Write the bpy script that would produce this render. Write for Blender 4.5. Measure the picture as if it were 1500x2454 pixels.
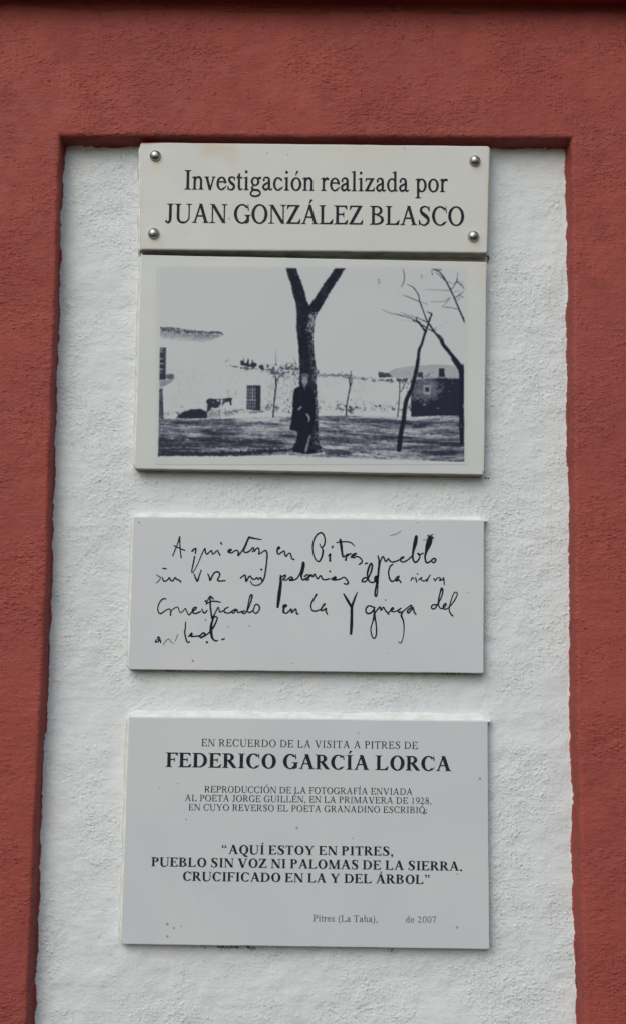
import bpy, math, random
import numpy as np
from mathutils import Vector, Matrix
from mathutils.geometry import delaunay_2d_cdt

for o in list(bpy.data.objects):
    bpy.data.objects.remove(o)
S = bpy.context.scene
COL = S.collection

# ------------------------------------------------------------------ camera
FPX = 3000.0                    # focal length in pixels of the 1500 x 2454 photograph
CAM = Vector((0.0, -1.385, 1.62))
PITCH = math.atan(3.4e-5 * FPX)
ROLL = 0.0120
_r0 = Vector((1, 0, 0)); _u0 = Vector((0, -math.sin(PITCH), math.cos(PITCH)))
FWD = Vector((0, math.cos(PITCH), math.sin(PITCH)))
RGT = _r0 * math.cos(ROLL) + _u0 * math.sin(ROLL)
UPV = -_r0 * math.sin(ROLL) + _u0 * math.cos(ROLL)
cd = bpy.data.cameras.new('camera')
cam = bpy.data.objects.new('camera', cd); COL.objects.link(cam)
M = Matrix((RGT, UPV, -FWD)).transposed().to_4x4(); M.translation = CAM
cam.matrix_world = M
cd.sensor_fit = 'VERTICAL'; cd.sensor_height = 24.0; cd.sensor_width = 24.0
cd.lens = 24.0 * FPX / 2454.0
cd.clip_start = 0.02; cd.clip_end = 500
S.camera = cam

# ------------------------------------------------------------------ light
SUN_EL = math.radians(40); SUN_AZ = math.radians(-25)     # azimuth from the wall's normal, negative = left
W = bpy.data.worlds.new('World'); S.world = W; W.use_nodes = True
nt = W.node_tree; nt.nodes.clear()
sky = nt.nodes.new('ShaderNodeTexSky'); sky.sky_type = 'NISHITA'; sky.sun_disc = False
sky.sun_elevation = SUN_EL
sky.sun_rotation = math.pi + SUN_AZ * -1
sky.air_density = 1.0; sky.dust_density = 3.0; sky.ozone_density = 1.0
bg = nt.nodes.new('ShaderNodeBackground'); bg.inputs['Strength'].default_value = 0.12
wo = nt.nodes.new('ShaderNodeOutputWorld')
nt.links.new(sky.outputs[0], bg.inputs[0]); nt.links.new(bg.outputs[0], wo.inputs[0])
ld = bpy.data.lights.new('sun', 'SUN'); ld.energy = 1.5; ld.angle = math.radians(60); ld.color = (0.95, 0.98, 1.0)
sun = bpy.data.objects.new('sun', ld); COL.objects.link(sun)
sdir = Vector((math.sin(SUN_AZ) * math.cos(SUN_EL), -math.cos(SUN_AZ) * math.cos(SUN_EL), math.sin(SUN_EL)))
sun.rotation_euler = sdir.to_track_quat('Z', 'Y').to_euler()
sun.location = sdir * 5
S.view_settings.view_transform = 'Standard'; S.view_settings.look = 'None'
S.view_settings.exposure = -0.03; S.view_settings.gamma = 1.0; S.view_settings.use_curve_mapping = False

# ------------------------------------------------------------------ helpers
rng = np.random.default_rng(7)
_lat = rng.random((256, 256))
def vnoise(x, y, seed=0):
    x = np.asarray(x, float) + 37.7 * seed; y = np.asarray(y, float) + 91.3 * seed
    xi = np.floor(x).astype(int); yi = np.floor(y).astype(int)
    fx = x - xi; fy = y - yi
    fx = fx * fx * fx * (fx * (fx * 6 - 15) + 10); fy = fy * fy * fy * (fy * (fy * 6 - 15) + 10)
    g = lambda a, b: _lat[a % 256, b % 256]
    a = g(xi, yi) * (1 - fx) + g(xi + 1, yi) * fx
    b = g(xi, yi + 1) * (1 - fx) + g(xi + 1, yi + 1) * fx
    return a * (1 - fy) + b * fy
def fbm(x, y, seed=0, oct=3):
    s = 0; a = 0.5; t = 0
    for k in range(oct):
        s = s + a * vnoise(x * 2 ** k, y * 2 ** k, seed + k * 3); t += a; a *= 0.5
    return s / t - 0.5

def at(px, py, Y):
    """where the line of sight through a pixel of the photograph meets the vertical plane y = Y"""
    d = RGT * ((px - 750) / FPX) + UPV * ((1227 - py) / FPX) + FWD
    return CAM + d * ((Y - CAM.y) / d.y)
def at_np(px, py, Y):
    px = np.asarray(px, float); py = np.asarray(py, float)
    a = (px - 750) / FPX; b = (1227 - py) / FPX
    d = np.stack([RGT[k] * a + UPV[k] * b + FWD[k] for k in range(3)], -1)
    t = (Y - CAM.y) / d[..., 1]
    return np.array(CAM) + d * t[..., None]

def link_mesh(name, verts, faces, mat, parent=None, origin=(0, 0, 0), smooth=True):
    v = np.asarray(verts, float).reshape(-1, 3) - np.array(origin)
    me = bpy.data.meshes.new(name)
    if isinstance(faces, np.ndarray):
        nf, k = faces.shape
        me.vertices.add(len(v)); me.vertices.foreach_set('co', v.astype(np.float32).ravel())
        me.loops.add(nf * k); me.loops.foreach_set('vertex_index', faces.astype(np.int32).ravel())
        me.polygons.add(nf); me.polygons.foreach_set('loop_start', np.arange(0, nf * k, k, dtype=np.int32))
        me.polygons.foreach_set('loop_total', np.full(nf, k, dtype=np.int32))
        me.update(calc_edges=True)
    else:
        me.from_pydata([tuple(p) for p in v], [], faces)
    me.validate()
    me.polygons.foreach_set('use_smooth', np.full(len(me.polygons), smooth, dtype=bool))
    me.materials.append(mat)
    ob = bpy.data.objects.new(name, me); COL.objects.link(ob)
    ob.parent = parent
    if parent is None: ob.location = origin
    return ob
def attr(ob, name, vals):
    a = ob.data.attributes.new(name, 'FLOAT', 'POINT')
    a.data.foreach_set('value', np.asarray(vals, np.float32).ravel())
def thing(name, label, cat, loc, group=None):
    o = bpy.data.objects.new(name, None); COL.objects.link(o); o.location = loc
    o.empty_display_size = 0.05
    o['label'] = label; o['category'] = cat
    if group: o['group'] = group
    return o
def grid_faces(nr, nc):
    i, j = np.meshgrid(np.arange(nr - 1), np.arange(nc - 1), indexing='ij')
    a = i * nc + j
    return np.stack([a, a + 1, a + nc + 1, a + nc], -1).reshape(-1, 4)

# ------------------------------------------------------------------ materials
class NT:
    def __init__(s, name):
        s.m = bpy.data.materials.new(name); s.m.use_nodes = True
        s.t = s.m.node_tree; s.t.nodes.clear()
        s.out = s.n('ShaderNodeOutputMaterial'); s.b = s.n('ShaderNodeBsdfPrincipled')
        s.l(s.b.outputs[0], s.out.inputs[0])
        s.tc = s.n('ShaderNodeTexCoord').outputs['Object']
    def n(s, k, **kw):
        x = s.t.nodes.new(k)
        for a, b in kw.items(): setattr(x, a, b)
        return x
    def l(s, a, b): s.t.links.new(a, b)
    def put(s, sock, v):
        if hasattr(v, 'is_output'): s.l(v, sock)
        else: sock.default_value = v
    def noise(s, scale, detail=3, rough=0.55, stretch=None, w=0.0, dist=0.0):
        co = s.tc
        if stretch or w:
            mp = s.n('ShaderNodeMapping'); s.l(co, mp.inputs[0])
            if stretch: mp.inputs['Scale'].default_value = stretch
            mp.inputs['Location'].default_value = (w, w * .7, w * .3); co = mp.outputs[0]
        x = s.n('ShaderNodeTexNoise'); s.l(co, x.inputs['Vector'])
        x.inputs['Scale'].default_value = scale; x.inputs['Detail'].default_value = detail
        x.inputs['Roughness'].default_value = rough; x.inputs['Distortion'].default_value = dist
        return x.outputs['Fac']
    def math(s, op, a, b=0.0, clamp=False):
        x = s.n('ShaderNodeMath', operation=op, use_clamp=clamp)
        s.put(x.inputs[0], a); s.put(x.inputs[1], b); return x.outputs[0]
    def ramp(s, v, lo, hi, a=0.0, b=1.0):
        x = s.n('ShaderNodeMapRange', clamp=True, interpolation_type='SMOOTHSTEP'); s.put(x.inputs[0], v)
        for k, q in zip((1, 2, 3, 4), (lo, hi, a, b)): s.put(x.inputs[k], q)
        return x.outputs[0]
    def mix(s, f, a, b):
        x = s.n('ShaderNodeMix', data_type='RGBA'); s.put(x.inputs[0], f)
        s.put(x.inputs[6], a); s.put(x.inputs[7], b); return x.outputs[2]
    def bump(s, h, strength, dist, normal=None):
        x = s.n('ShaderNodeBump'); x.inputs['Strength'].default_value = strength
        x.inputs['Distance'].default_value = dist; s.l(h, x.inputs['Height'])
        if normal is not None: s.l(normal, x.inputs['Normal'])
        return x.outputs[0]
    def at(s, name): 
        return s.n('ShaderNodeAttribute', attribute_name=name).outputs['Fac']
    def fin(s, col, rough=0.6, normal=None, spec=0.4, metal=0.0):
        s.put(s.b.inputs['Base Color'], col); s.put(s.b.inputs['Roughness'], rough)
        s.b.inputs['Specular IOR Level'].default_value = spec; s.b.inputs['Metallic'].default_value = metal
        if normal is not None: s.l(normal, s.b.inputs['Normal'])
        return s.m

RED_A = (0.268, 0.055, 0.043, 1); RED_B = (0.300, 0.066, 0.050, 1); RED_C = (0.225, 0.048, 0.040, 1); RED_D = (0.262, 0.058, 0.050, 1)
def red_colour(n):
    c = n.mix(n.ramp(n.noise(9, 4), .35, .65), RED_A, RED_B)
    c = n.mix(n.ramp(n.noise(5, 3, .5, w=13), .45, .7, 0, .8), c, RED_D)
    c = n.mix(n.ramp(n.noise(28, 5, .6, w=3), .52, .75, 0, .7), c, RED_C)
    return c
def stucco_height(n, smear, pit=.9, lump=.5):
    """height in grain units: rounded grains a few millimetres wide, pits, trowel smears, rough and smooth areas"""
    def grains(scale, w):
        mp = n.n('ShaderNodeMapping'); n.l(n.tc, mp.inputs[0]); mp.inputs['Location'].default_value = (w, w, w)
        if smear: mp.inputs['Scale'].default_value = smear
        wob = n.n('ShaderNodeTexNoise'); n.l(mp.outputs[0], wob.inputs['Vector']); wob.inputs['Scale'].default_value = scale * 1.3
        vm = n.n('ShaderNodeVectorMath', operation='MULTIPLY_ADD'); n.l(wob.outputs['Color'], vm.inputs[0])
        vm.inputs[1].default_value = (.9 / scale,) * 3; n.l(mp.outputs[0], vm.inputs[2])
        v = n.n('ShaderNodeTexVoronoi', feature='F1'); n.l(vm.outputs[0], v.inputs['Vector']); v.inputs['Scale'].default_value = scale
        sp = n.n('ShaderNodeSeparateColor'); n.l(v.outputs['Color'], sp.inputs[0])
        return n.math('MULTIPLY', n.ramp(v.outputs['Distance'], .75, .05, 0, 1), n.ramp(sp.outputs[0], .15, 1.0, -.35, 1))
    g1 = grains(340, 3.1); g2 = grains(215, 7.7)
    g3 = n.noise(520, 3, .6)
    tr = n.noise(120, 2.0, .5, stretch=(.22, 1, 1.3), w=31)
    pits = n.ramp(n.noise(210, 1, .4, w=11), .30, .19, 0, 1)
    lumps = n.ramp(n.noise(240, 1, .4, w=17), .66, .80, 0, 1)
    area = n.ramp(n.noise(13, 3, .55, w=23), .36, .62, .30, 1)
    h = n.math('ADD', n.math('MULTIPLY', g1, .55), n.math('MULTIPLY', g2, .65))
    h = n.math('ADD', h, n.math('MULTIPLY', g3, .45))
    h = n.math('ADD', h, n.math('MULTIPLY', lumps, lump))
    h = n.math('MULTIPLY', h, area)
    h = n.math('ADD', h, n.math('MULTIPLY', tr, .45))
    h = n.math('SUBTRACT', h, n.math('MULTIPLY', pits, pit))
    return n.math('ADD', h, n.math('MULTIPLY', n.noise(45, 2, .5, w=41), 1.2))
def mat_red(name='red_stucco', smear=(.75, 1, 1.25)):
    n = NT(name)
    nb = n.bump(stucco_height(n, smear, .8, .5), 1.0, .0014)
    return n.fin(red_colour(n), n.ramp(n.noise(40, 3), .3, .7, .62, .78), nb, .25)
def mat_plaster():
    n = NT('white_plaster')
    c = n.mix(n.ramp(n.noise(6, 4), .35, .65), (.588, .637, .640, 1), (.615, .655, .652, 1))
    c = n.mix(n.ramp(n.noise(19, 4, w=4), .55, .8, 0, .55), c, (.56, .605, .63, 1))
    c = n.mix(n.ramp(n.noise(90, 2, w=9), .70, .78, 0, .35), c, (.55, .55, .54, 1))
    # the red paint laps raggedly over the rim
    e = n.math('ADD', n.at('rim'), n.math('MULTIPLY', n.math('SUBTRACT', n.noise(32, 5, .72), .5), .010))
    c = n.mix(n.ramp(e, .0000, .0005, 1, 0), c, red_colour(n))
    nb = n.bump(stucco_height(n, (1, 1, 1.1), .2, .5), 1.0, .0010)
    return n.fin(c, .72, nb, .25)
def mat_bead():
    n = NT('mortar')
    c = n.mix(n.ramp(n.noise(60, 3), .35, .7), (.70, .72, .69, 1), (.60, .61, .57, 1))
    return n.fin(c, .75, n.bump(n.noise(300, 3), .5, .001), .2)
def mat_marble(name, ca, cb, stains=(), dirt_shade=(.20, .165, .12, 1), rough=.42, spots=()):
    n = NT(name)
    c = n.mix(n.ramp(n.noise(7, 5, .6, dist=.6), .35, .68), ca, cb)
    c = n.mix(n.ramp(n.noise(420, 2), .66, .74, 0, .10), c, (.25, .26, .26, 1))
    sep = n.n('ShaderNodeSeparateXYZ'); n.l(n.tc, sep.inputs[0])
    for (cx, cz, rx, rz, k, colr) in stains:
        dx = n.math('DIVIDE', n.math('SUBTRACT', sep.outputs[0], cx), rx)
        dz = n.math('DIVIDE', n.math('SUBTRACT', sep.outputs[2], cz), rz)
        d = n.math('SQRT', n.math('ADD', n.math('MULTIPLY', dx, dx), n.math('MULTIPLY', dz, dz)))
        d = n.math('ADD', d, n.math('MULTIPLY', n.math('SUBTRACT', n.noise(60, 4, .65), .5), .9))
        c = n.mix(n.ramp(d, .1, 1.0, k, 0), c, colr)
    for (cx, cz, r) in spots:
        dx = n.math('SUBTRACT', sep.outputs[0], cx); dz = n.math('SUBTRACT', sep.outputs[2], cz)
        d = n.math('SQRT', n.math('ADD', n.math('MULTIPLY', dx, dx), n.math('MULTIPLY', dz, dz)))
        d = n.math('ADD', d, n.math('MULTIPLY', n.math('SUBTRACT', n.noise(900, 2), .5), r * 1.2))
        c = n.mix(n.ramp(d, r * .5, r * 1.3, .75, 0), c, (.13, .13, .12, 1))
    c = n.mix(n.math('MULTIPLY', n.at('grime_shade'), n.ramp(n.noise(45, 5, .7, stretch=(1, 1, .3), w=6), .3, .7, .25, 1)), c, dirt_shade)  # soiled edges, coloured dark so they also stand for shade in the gaps
    return n.fin(c, n.ramp(n.noise(25, 3), .3, .7, rough - .06, rough + .08), n.bump(n.noise(180, 3), .12, .0006), .45)
def mat_ink(name, col, wear=.0):
    n = NT(name)
    c = n.mix(n.ramp(n.noise(160, 3, .7), .45, .72, 0, wear), col, (.30, .32, .33, 1))
    return n.fin(c, .6, None, .12)
def mat_steel():
    n = NT('dull_steel')
    c = n.mix(n.ramp(n.noise(200, 3), .4, .7), (.52, .51, .48, 1), (.30, .28, .24, 1))
    return n.fin(c, n.ramp(n.noise(300, 2), .3, .7, .34, .5), n.bump(n.noise(250, 2), .15, .0006), .5, 1.0)
M_RED = mat_red(); M_PLASTER = mat_plaster(); M_BEAD = mat_bead(); M_STEEL = mat_steel()
M_LEDGE = mat_red('red_ledge', (.4, 1, 1.4))
M_INK = mat_ink('black_lettering', (.012, .014, .022, 1), .06)
M_INKGREY = mat_ink('worn_lettering', (.075, .082, .095, 1), .35)
M_INKHAND = mat_ink('blue_black_ink', (.006, .008, .020, 1), .03)
M_INKFAINT = mat_ink('faint_ink', (.14, .15, .18, 1), .4)
M_MOULD = mat_ink('black_mould', (.03, .03, .026, 1), .3)

# ------------------------------------------------------------------ the wall with its niche
NICHE = 0.026
def curve(pts, Y):
    w = np.array([at(x, y, Y) for x, y in pts]); o = np.argsort(w[:, 2])
    return lambda z: np.interp(z, w[o, 2], w[o, 0])
eLo = curve([(146, 325), (136, 700), (121, 1100), (113, 1400), (99, 1700), (90, 1900), (77, 2200), (66, 2454)], 0)
eLi = curve([(158, 355), (150, 505), (146, 650), (134, 1100), (127, 1361), (115, 1700), (102, 1900), (97, 2100), (85, 2454)], NICHE)
eRo = curve([(1368, 330), (1371, 720), (1373, 1100), (1376, 1400), (1380, 1700), (1388, 1900), (1394, 2200), (1399, 2454)], 0)
eRi = curve([(1354, 365), (1357, 720), (1356, 1090), (1361, 1125), (1362, 1400), (1363, 1700), (1370, 1900), (1368, 2050), (1374, 2200), (1380, 2454)], NICHE)
tL = at(148, 326, 0); tR = at(1367, 331, 0)
zTop = lambda x: tL.z + (tR.z - tL.z) * (x - tL.x) / (tR.x - tL.x)
tiL = at(160, 352, NICHE); tiR = at(1352, 357, NICHE)
zTopIn = lambda x: tiL.z + (tiR.z - tiL.z) * (x - tiL.x) / (tiR.x - tiL.x)
zLedge = at(750, 13, 0).z
def spaced(a, b, step):
    return np.linspace(a, b, max(2, int(round(abs(b - a) / step)) + 1))
# profile of the reveal: (sideways offset, depth share, blend from outer to inner edge)
R1, R2 = .0045, .0028
prof = []
for k in range(6):
    t = k / 5 * math.pi / 2; prof.append((-R1 + R1 * math.sin(t), R1 - R1 * math.cos(t)))
for q in np.linspace(R1, NICHE - R2, 14)[1:]: prof.append((0, q))
for k in range(1, 6):
    t = k / 5 * math.pi / 2; prof.append((R2 - R2 * math.cos(t), NICHE - R2 + R2 * math.sin(t)))
prof = np.array(prof)
far = np.concatenate([np.linspace(.60, .12, 16)[:-1], spaced(.12, 0, .0022)[:-1]])   # distance from the edge
n_in = 270
Dcol = np.concatenate([np.zeros(len(far)), prof[:, 1], np.full(n_in - 1, NICHE), prof[::-1, 1][1:], np.zeros(len(far))])
nc = len(Dcol)
zb = at(750, 2454, 0).z
rows_lo = np.concatenate([np.linspace(-.45, -.05, 14)[:-1], spaced(-.05, 0, .004)[:-1]]) # below the frame
rows_in = spaced(0, 1, .0021)
zt0 = zTop(0.0); below = zt0 - R2 - zb
t_in = np.linspace(0, 1, int(below / .0021))
zabove = zLedge + .02
rowsA = spaced(0, 1, 1 / max(8, int((zabove - zt0) / .0021)))
Drow = np.concatenate([np.full(len(rows_lo) + len(t_in), NICHE), prof[::-1, 1][1:-1], np.zeros(len(rowsA))])
kindrow = np.concatenate([np.zeros(len(rows_lo)), np.ones(len(t_in)), np.full(len(prof) - 2, 2), np.full(len(rowsA), 3)])
nr = len(Drow)
# nominal row height, then x from the edge curves, then the row height refined by the sloping top edge
prow = prof[::-1][1:-1]
znom = np.concatenate([zb + rows_lo, zb + below * t_in, zt0 - prow[:, 0], zt0 + R1 + (zabove - zt0 - R1) * rowsA])
zc = np.clip(znom, zb, zt0 - .002)
X = np.zeros((nr, nc)); Z = np.zeros((nr, nc)); wcol = np.zeros(nc)
a = len(far); b = a + len(prof); c = b + n_in - 1; d = c + len(prof) - 1
pf = np.clip(prof[:, 1] / NICHE, 0, 1)
for i in range(nr):
    z = zc[i]
    lo, li, ro, ri = eLo(z), eLi(z), eRo(z), eRi(z)
    X[i, a:b] = lo + (li - R2 * .4 - lo) * pf + prof[:, 0]
    rp = ro + (ri + R2 * .4 - ro) * pf - prof[:, 0]
    X[i, :a] = lo - R1 - far
    X[i, b - 1:c] = np.linspace(X[i, b - 1], rp[-1], c - b + 1)
    X[i, c:d] = rp[::-1][1:]
    X[i, d:] = ro + R1 + far[::-1]
# above the niche the close-set columns of the reveal spread out again
r3 = int(np.argmax(kindrow == 3))
for i in range(r3, nr):
    wv = min(1, (i - r3) / 5) * .9
    for p, q in ((a - 8, b + 8), (c - 8, d + 8)):
        X[i, p:q + 1] += wv * (np.linspace(X[i, p], X[i, q], q - p + 1) - X[i, p:q + 1])
zt = zTop(X); zti = zTopIn(X)
for i in range(nr):
    k = kindrow[i]
    if k == 0: Z[i] = znom[i]
    elif k == 1: Z[i] = zb + (zti[i] - R2 - zb) * (znom[i] - zb) / below
    elif k == 2:
        p = prow[i - len(rows_lo) - len(t_in)]; q = p[1] / NICHE
        Z[i] = zt[i] + (zti[i] - zt[i]) * q - p[0]
    else: Z[i] = zt[i] + R1 + (zabove - zt[i] - R1) * (znom[i] - zt0 - R1) / (zabove - zt0 - R1)
Y = np.minimum(Dcol[None, :], Drow[:, None])
inside = Y / NICHE
lump = .0016 * fbm(X * 14, Z * 14, 1) + .0010 * fbm(X * 55, Z * 55, 4)
Yd = Y + lump * (1 + .9 * (inside > .98)) + .0028 * fbm(X * 4.5, Z * 4.5, 9, 2)
inrev = (Y > .0005) & (Y < NICHE - .0005)
X = X + inrev * .0018 * fbm(Z * 40, Y * 60, 13)
Z = Z + inrev * .0014 * fbm(X * 40, Y * 60, 15)
V = np.stack([X, Yd, Z], -1).reshape(-1, 3)
F = grid_faces(nr, nc)
Yf = Y.reshape(-1)
thr = NICHE * .45
white = (Yf[F] >= thr - 1e-6).all(1)
def submesh(name, mask, mat, parent, origin):
    f = F[mask]; u, inv = np.unique(f, return_inverse=True)
    ob = link_mesh(name, V[u], inv.reshape(f.shape), mat, parent, origin)
    return ob, u
WO = (0, 0, at(750, 2454, 0).z - .45)
wall = thing('wall', 'rust red stucco wall with a white plastered recess behind the plaques', 'wall', WO)
submesh('red_render', ~white, M_RED, wall, WO)
panel, u = submesh('niche_panel', white, M_PLASTER, wall, WO)
# distance to the rim of the white panel
rim = np.minimum(np.minimum(X - eLi(np.clip(Z, zb, 9)), eRi(np.clip(Z, zb, 9)) - X), zTopIn(X) - Z)
rim = rim - 1.3 * np.maximum(0, NICHE - .0035 - Y)
attr(panel, 'rim', rim.reshape(-1)[u])
# ledge that closes the wall above
xs = spaced(-1.0, 1.0, .006)
sec = []
for k in range(7):
    t = k / 6 * math.pi / 2; sec.append((-.012 + .012 * math.cos(t), zLedge - .012 + .012 * math.sin(t)))   # cove
sec += [(-.02, zLedge + .001), (-.028, zLedge + .002)]
for k in range(6):
    t = k / 5 * math.pi / 2; sec.append((-.030 - .004 * math.sin(t), zLedge + .006 - .004 * math.cos(t)))
sec += [(-.034, zLedge + .03), (-.034, zLedge + .07), (-.030, zLedge + .075), (.01, zLedge + .08), (.03, zLedge + .08)]
sec = np.array(sec)
sec[0] = (.003, zLedge - .013)
LX, LK = np.meshgrid(xs, np.arange(len(sec)), indexing='ij')
LY = sec[LK, 0] + .003 * fbm(LX * 9, sec[LK, 1] * 30, 21); LZ = sec[LK, 1] + .004 * fbm(LX * 7, sec[LK, 0] * 60, 22)
link_mesh('ledge', np.stack([LX, LY, LZ], -1), grid_faces(len(xs), len(sec)), M_LEDGE, wall, WO)

# ------------------------------------------------------------------ slabs
def slab(corners, front, thick, rad, bev, origin, mat, parent, grime_shade_w=.012, seed=0):
    """four corners of the front face (photo pixels, clockwise from top left) -> rounded stone slab"""
    P = [np.array(at(x, y, front)) for x, y in corners]
    ring = []
    for k in range(4):
        p0, p1, p2 = P[k - 1], P[k], P[(k + 1) % 4]
        u0 = (p0 - p1) / np.linalg.norm(p0 - p1); u2 = (p2 - p1) / np.linalg.norm(p2 - p1)
        r = rad[k]; cen = p1 + u0 * r + u2 * r
        for q in range(7):
            t = q / 6 * math.pi / 2
            ring.append(cen - u2 * r * math.cos(t) - u0 * r * math.sin(t) if True else None)
        n_ = 60 if k % 2 == 0 else 30
        for q in range(1, n_):
            A = p1 + u2 * r; B = p2 - u2 * rad[(k + 1) % 4]
            ring.append(A + (B - A) * q / n_)
    ring = np.array(ring); N = len(ring)
    nrm = np.roll(ring, -1, 0) - np.roll(ring, 1, 0)
    inw = np.stack([nrm[:, 2], 0 * nrm[:, 0], -nrm[:, 0]], 1)
    inw /= np.linalg.norm(inw, axis=1)[:, None] + 1e-9
    cen = ring.mean(0)
    if ((cen - ring) * inw).sum() < 0: inw = -inw
    wob = .0006 * fbm(np.arange(N) * .21, np.zeros(N) + seed, seed, 3) + .0005 * np.maximum(0, vnoise(np.arange(N) * .6, np.zeros(N), seed + 3) - .72)
    ring = ring + inw * wob[:, None]
    loops = [(0, thick), (0, bev)]
    for k in range(1, 5):
        t = k / 4 * math.pi / 2; loops.append((bev * (1 - math.cos(t)), bev - bev * math.sin(t)))
    Vs = []; G = []
    for ins, dep in loops:
        L = ring + inw * ins; L[:, 1] = front + dep; Vs.append(L)
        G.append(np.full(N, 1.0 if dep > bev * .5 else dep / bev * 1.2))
    Vs = np.concatenate(Vs); G = np.concatenate(G)
    fs = []
    for k in range(len(loops) - 1):
        for q in range(N):
            fs.append((k * N + q, k * N + (q + 1) % N, (k + 1) * N + (q + 1) % N, (k + 1) * N + q))
    fs.append(tuple((len(loops) - 1) * N + q for q in range(N)))
    ob = link_mesh('slab', Vs, fs, mat, parent, origin)
    ob.data.polygons[len(ob.data.polygons) - 1].use_smooth = False
    # brown soiling on underside and edges, darkened to paint shade into the gaps
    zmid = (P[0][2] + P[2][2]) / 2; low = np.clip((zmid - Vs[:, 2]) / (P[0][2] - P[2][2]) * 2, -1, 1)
    attr(ob, 'grime_shade', G * np.clip(.45 + .55 * low, .12, 1))
    return ob, P
def bead(P, side, front, back, width, origin, parent, seed, inset=.0012, ends=(-.008, 1.008)):
    """mortar smoothed along one edge of a slab: from its side face out onto the plaster"""
    A, B = (P[0], P[1]) if side == 'top' else (P[3], P[0])
    n_ = 160; t = np.linspace(ends[0], ends[1], n_)[:, None]
    base = A + (B - A) * t
    e = (B - A) / np.linalg.norm(B - A)
    out = np.array([-e[2], 0, e[0]]) if side == 'top' else np.array([-e[2], 0, e[0]])
    if side == 'left' and out[0] > 0: out = -out
    if side == 'top' and out[2] < 0: out = -out
    w = width * (1 + .6 * fbm(t[:, 0] * 9, t[:, 0] * 0, seed, 2) + .2 * fbm(t[:, 0] * 34, t[:, 0] * 0, seed + 1, 2))
    w *= np.clip(np.minimum(t[:, 0] - ends[0], ends[1] - t[:, 0]) / .02, .25, 1)
    prof_ = [(-.0012, inset), (.1, inset), (.35, .10), (.6, .35), (.8, .62), (1.0, .9), (1.25, 1.06), (1.3, 1.3)]
    Vs = []
    for s_, dep in prof_:
        L = base + out * ((w[:, None] * s_) if s_ > 0 else s_)
        dd = front + (dep if dep <= inset else inset + (back - front - inset) * dep)
        L[:, 1] = dd + .0006 * fbm(t[:, 0] * 40, t[:, 0] * 0 + s_ * 3, seed + 5)
        Vs.append(L)
    return link_mesh('mortar_edge', np.concatenate(Vs), grid_faces(len(prof_), n_), M_BEAD, parent, origin)

# ------------------------------------------------------------------ flat lettering from overlapping strokes
def union(polys):
    vs = []; fs = []
    for p in polys:
        a_ = sum(p[k - 1][0] * p[k][1] - p[k][0] * p[k - 1][1] for k in range(len(p)))
        if abs(a_) < 1e-9: continue
        if a_ < 0: p = p[::-1]
        fs.append(list(range(len(vs), len(vs) + len(p)))); vs += [Vector(q) for q in p]
    r = delaunay_2d_cdt(vs, [], fs, 0, 1e-5)
    tri = [f for f, o in zip(r[2], r[5]) if o]
    return np.array([tuple(v) for v in r[0]]), tri
def spline(pts, sub=6):
    pts = [np.array(p, float) for p in pts]
    if len(pts) < 3:
        return [pts[0] + (pts[-1] - pts[0]) * k / sub for k in range(sub + 1)]
    ext = [2 * pts[0] - pts[1]] + pts + [2 * pts[-1] - pts[-2]]
    out = []
    for i in range(1, len(ext) - 2):
        p0, p1, p2, p3 = ext[i - 1:i + 3]
        for k in range(sub):
            t = k / sub
            out.append(.5 * (2 * p1 + (p2 - p0) * t + (2 * p0 - 5 * p1 + 4 * p2 - p3) * t * t + (3 * p1 - p0 - 3 * p2 + p3) * t ** 3))
    out.append(pts[-1]); return out
def pen(pts, sub=6, cap=True):
    """variable-width stroke as a list of small convex polygons; pts are (x, y, width)"""
    c_ = spline(pts, sub); out = []
    prev = None
    for k in range(len(c_)):
        q0 = c_[max(0, k - 1)]; q1 = c_[min(len(c_) - 1, k + 1)]
        d_ = q1[:2] - q0[:2]; L = math.hypot(*d_) or 1; nx, ny = -d_[1] / L, d_[0] / L
        w = max(.01, c_[k][2]) / 2
        cur = ((c_[k][0] + nx * w, c_[k][1] + ny * w), (c_[k][0] - nx * w, c_[k][1] - ny * w))
        if prev: 
            out.append([prev[0], prev[1], cur[1]]); out.append([prev[0], cur[1], cur[0]])
        prev = cur
    if cap:
        for e_ in (c_[0], c_[-1]): out.append(disc(e_[0], e_[1], e_[2] / 2 * .96, e_[2] / 2 * .96, 8))
    return out
def disc(x, y, rx, ry, n_=14):
    return [(x + rx * math.cos(2 * math.pi * k / n_ + .1), y + ry * math.sin(2 * math.pi * k / n_ + .1)) for k in range(n_)]

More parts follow.
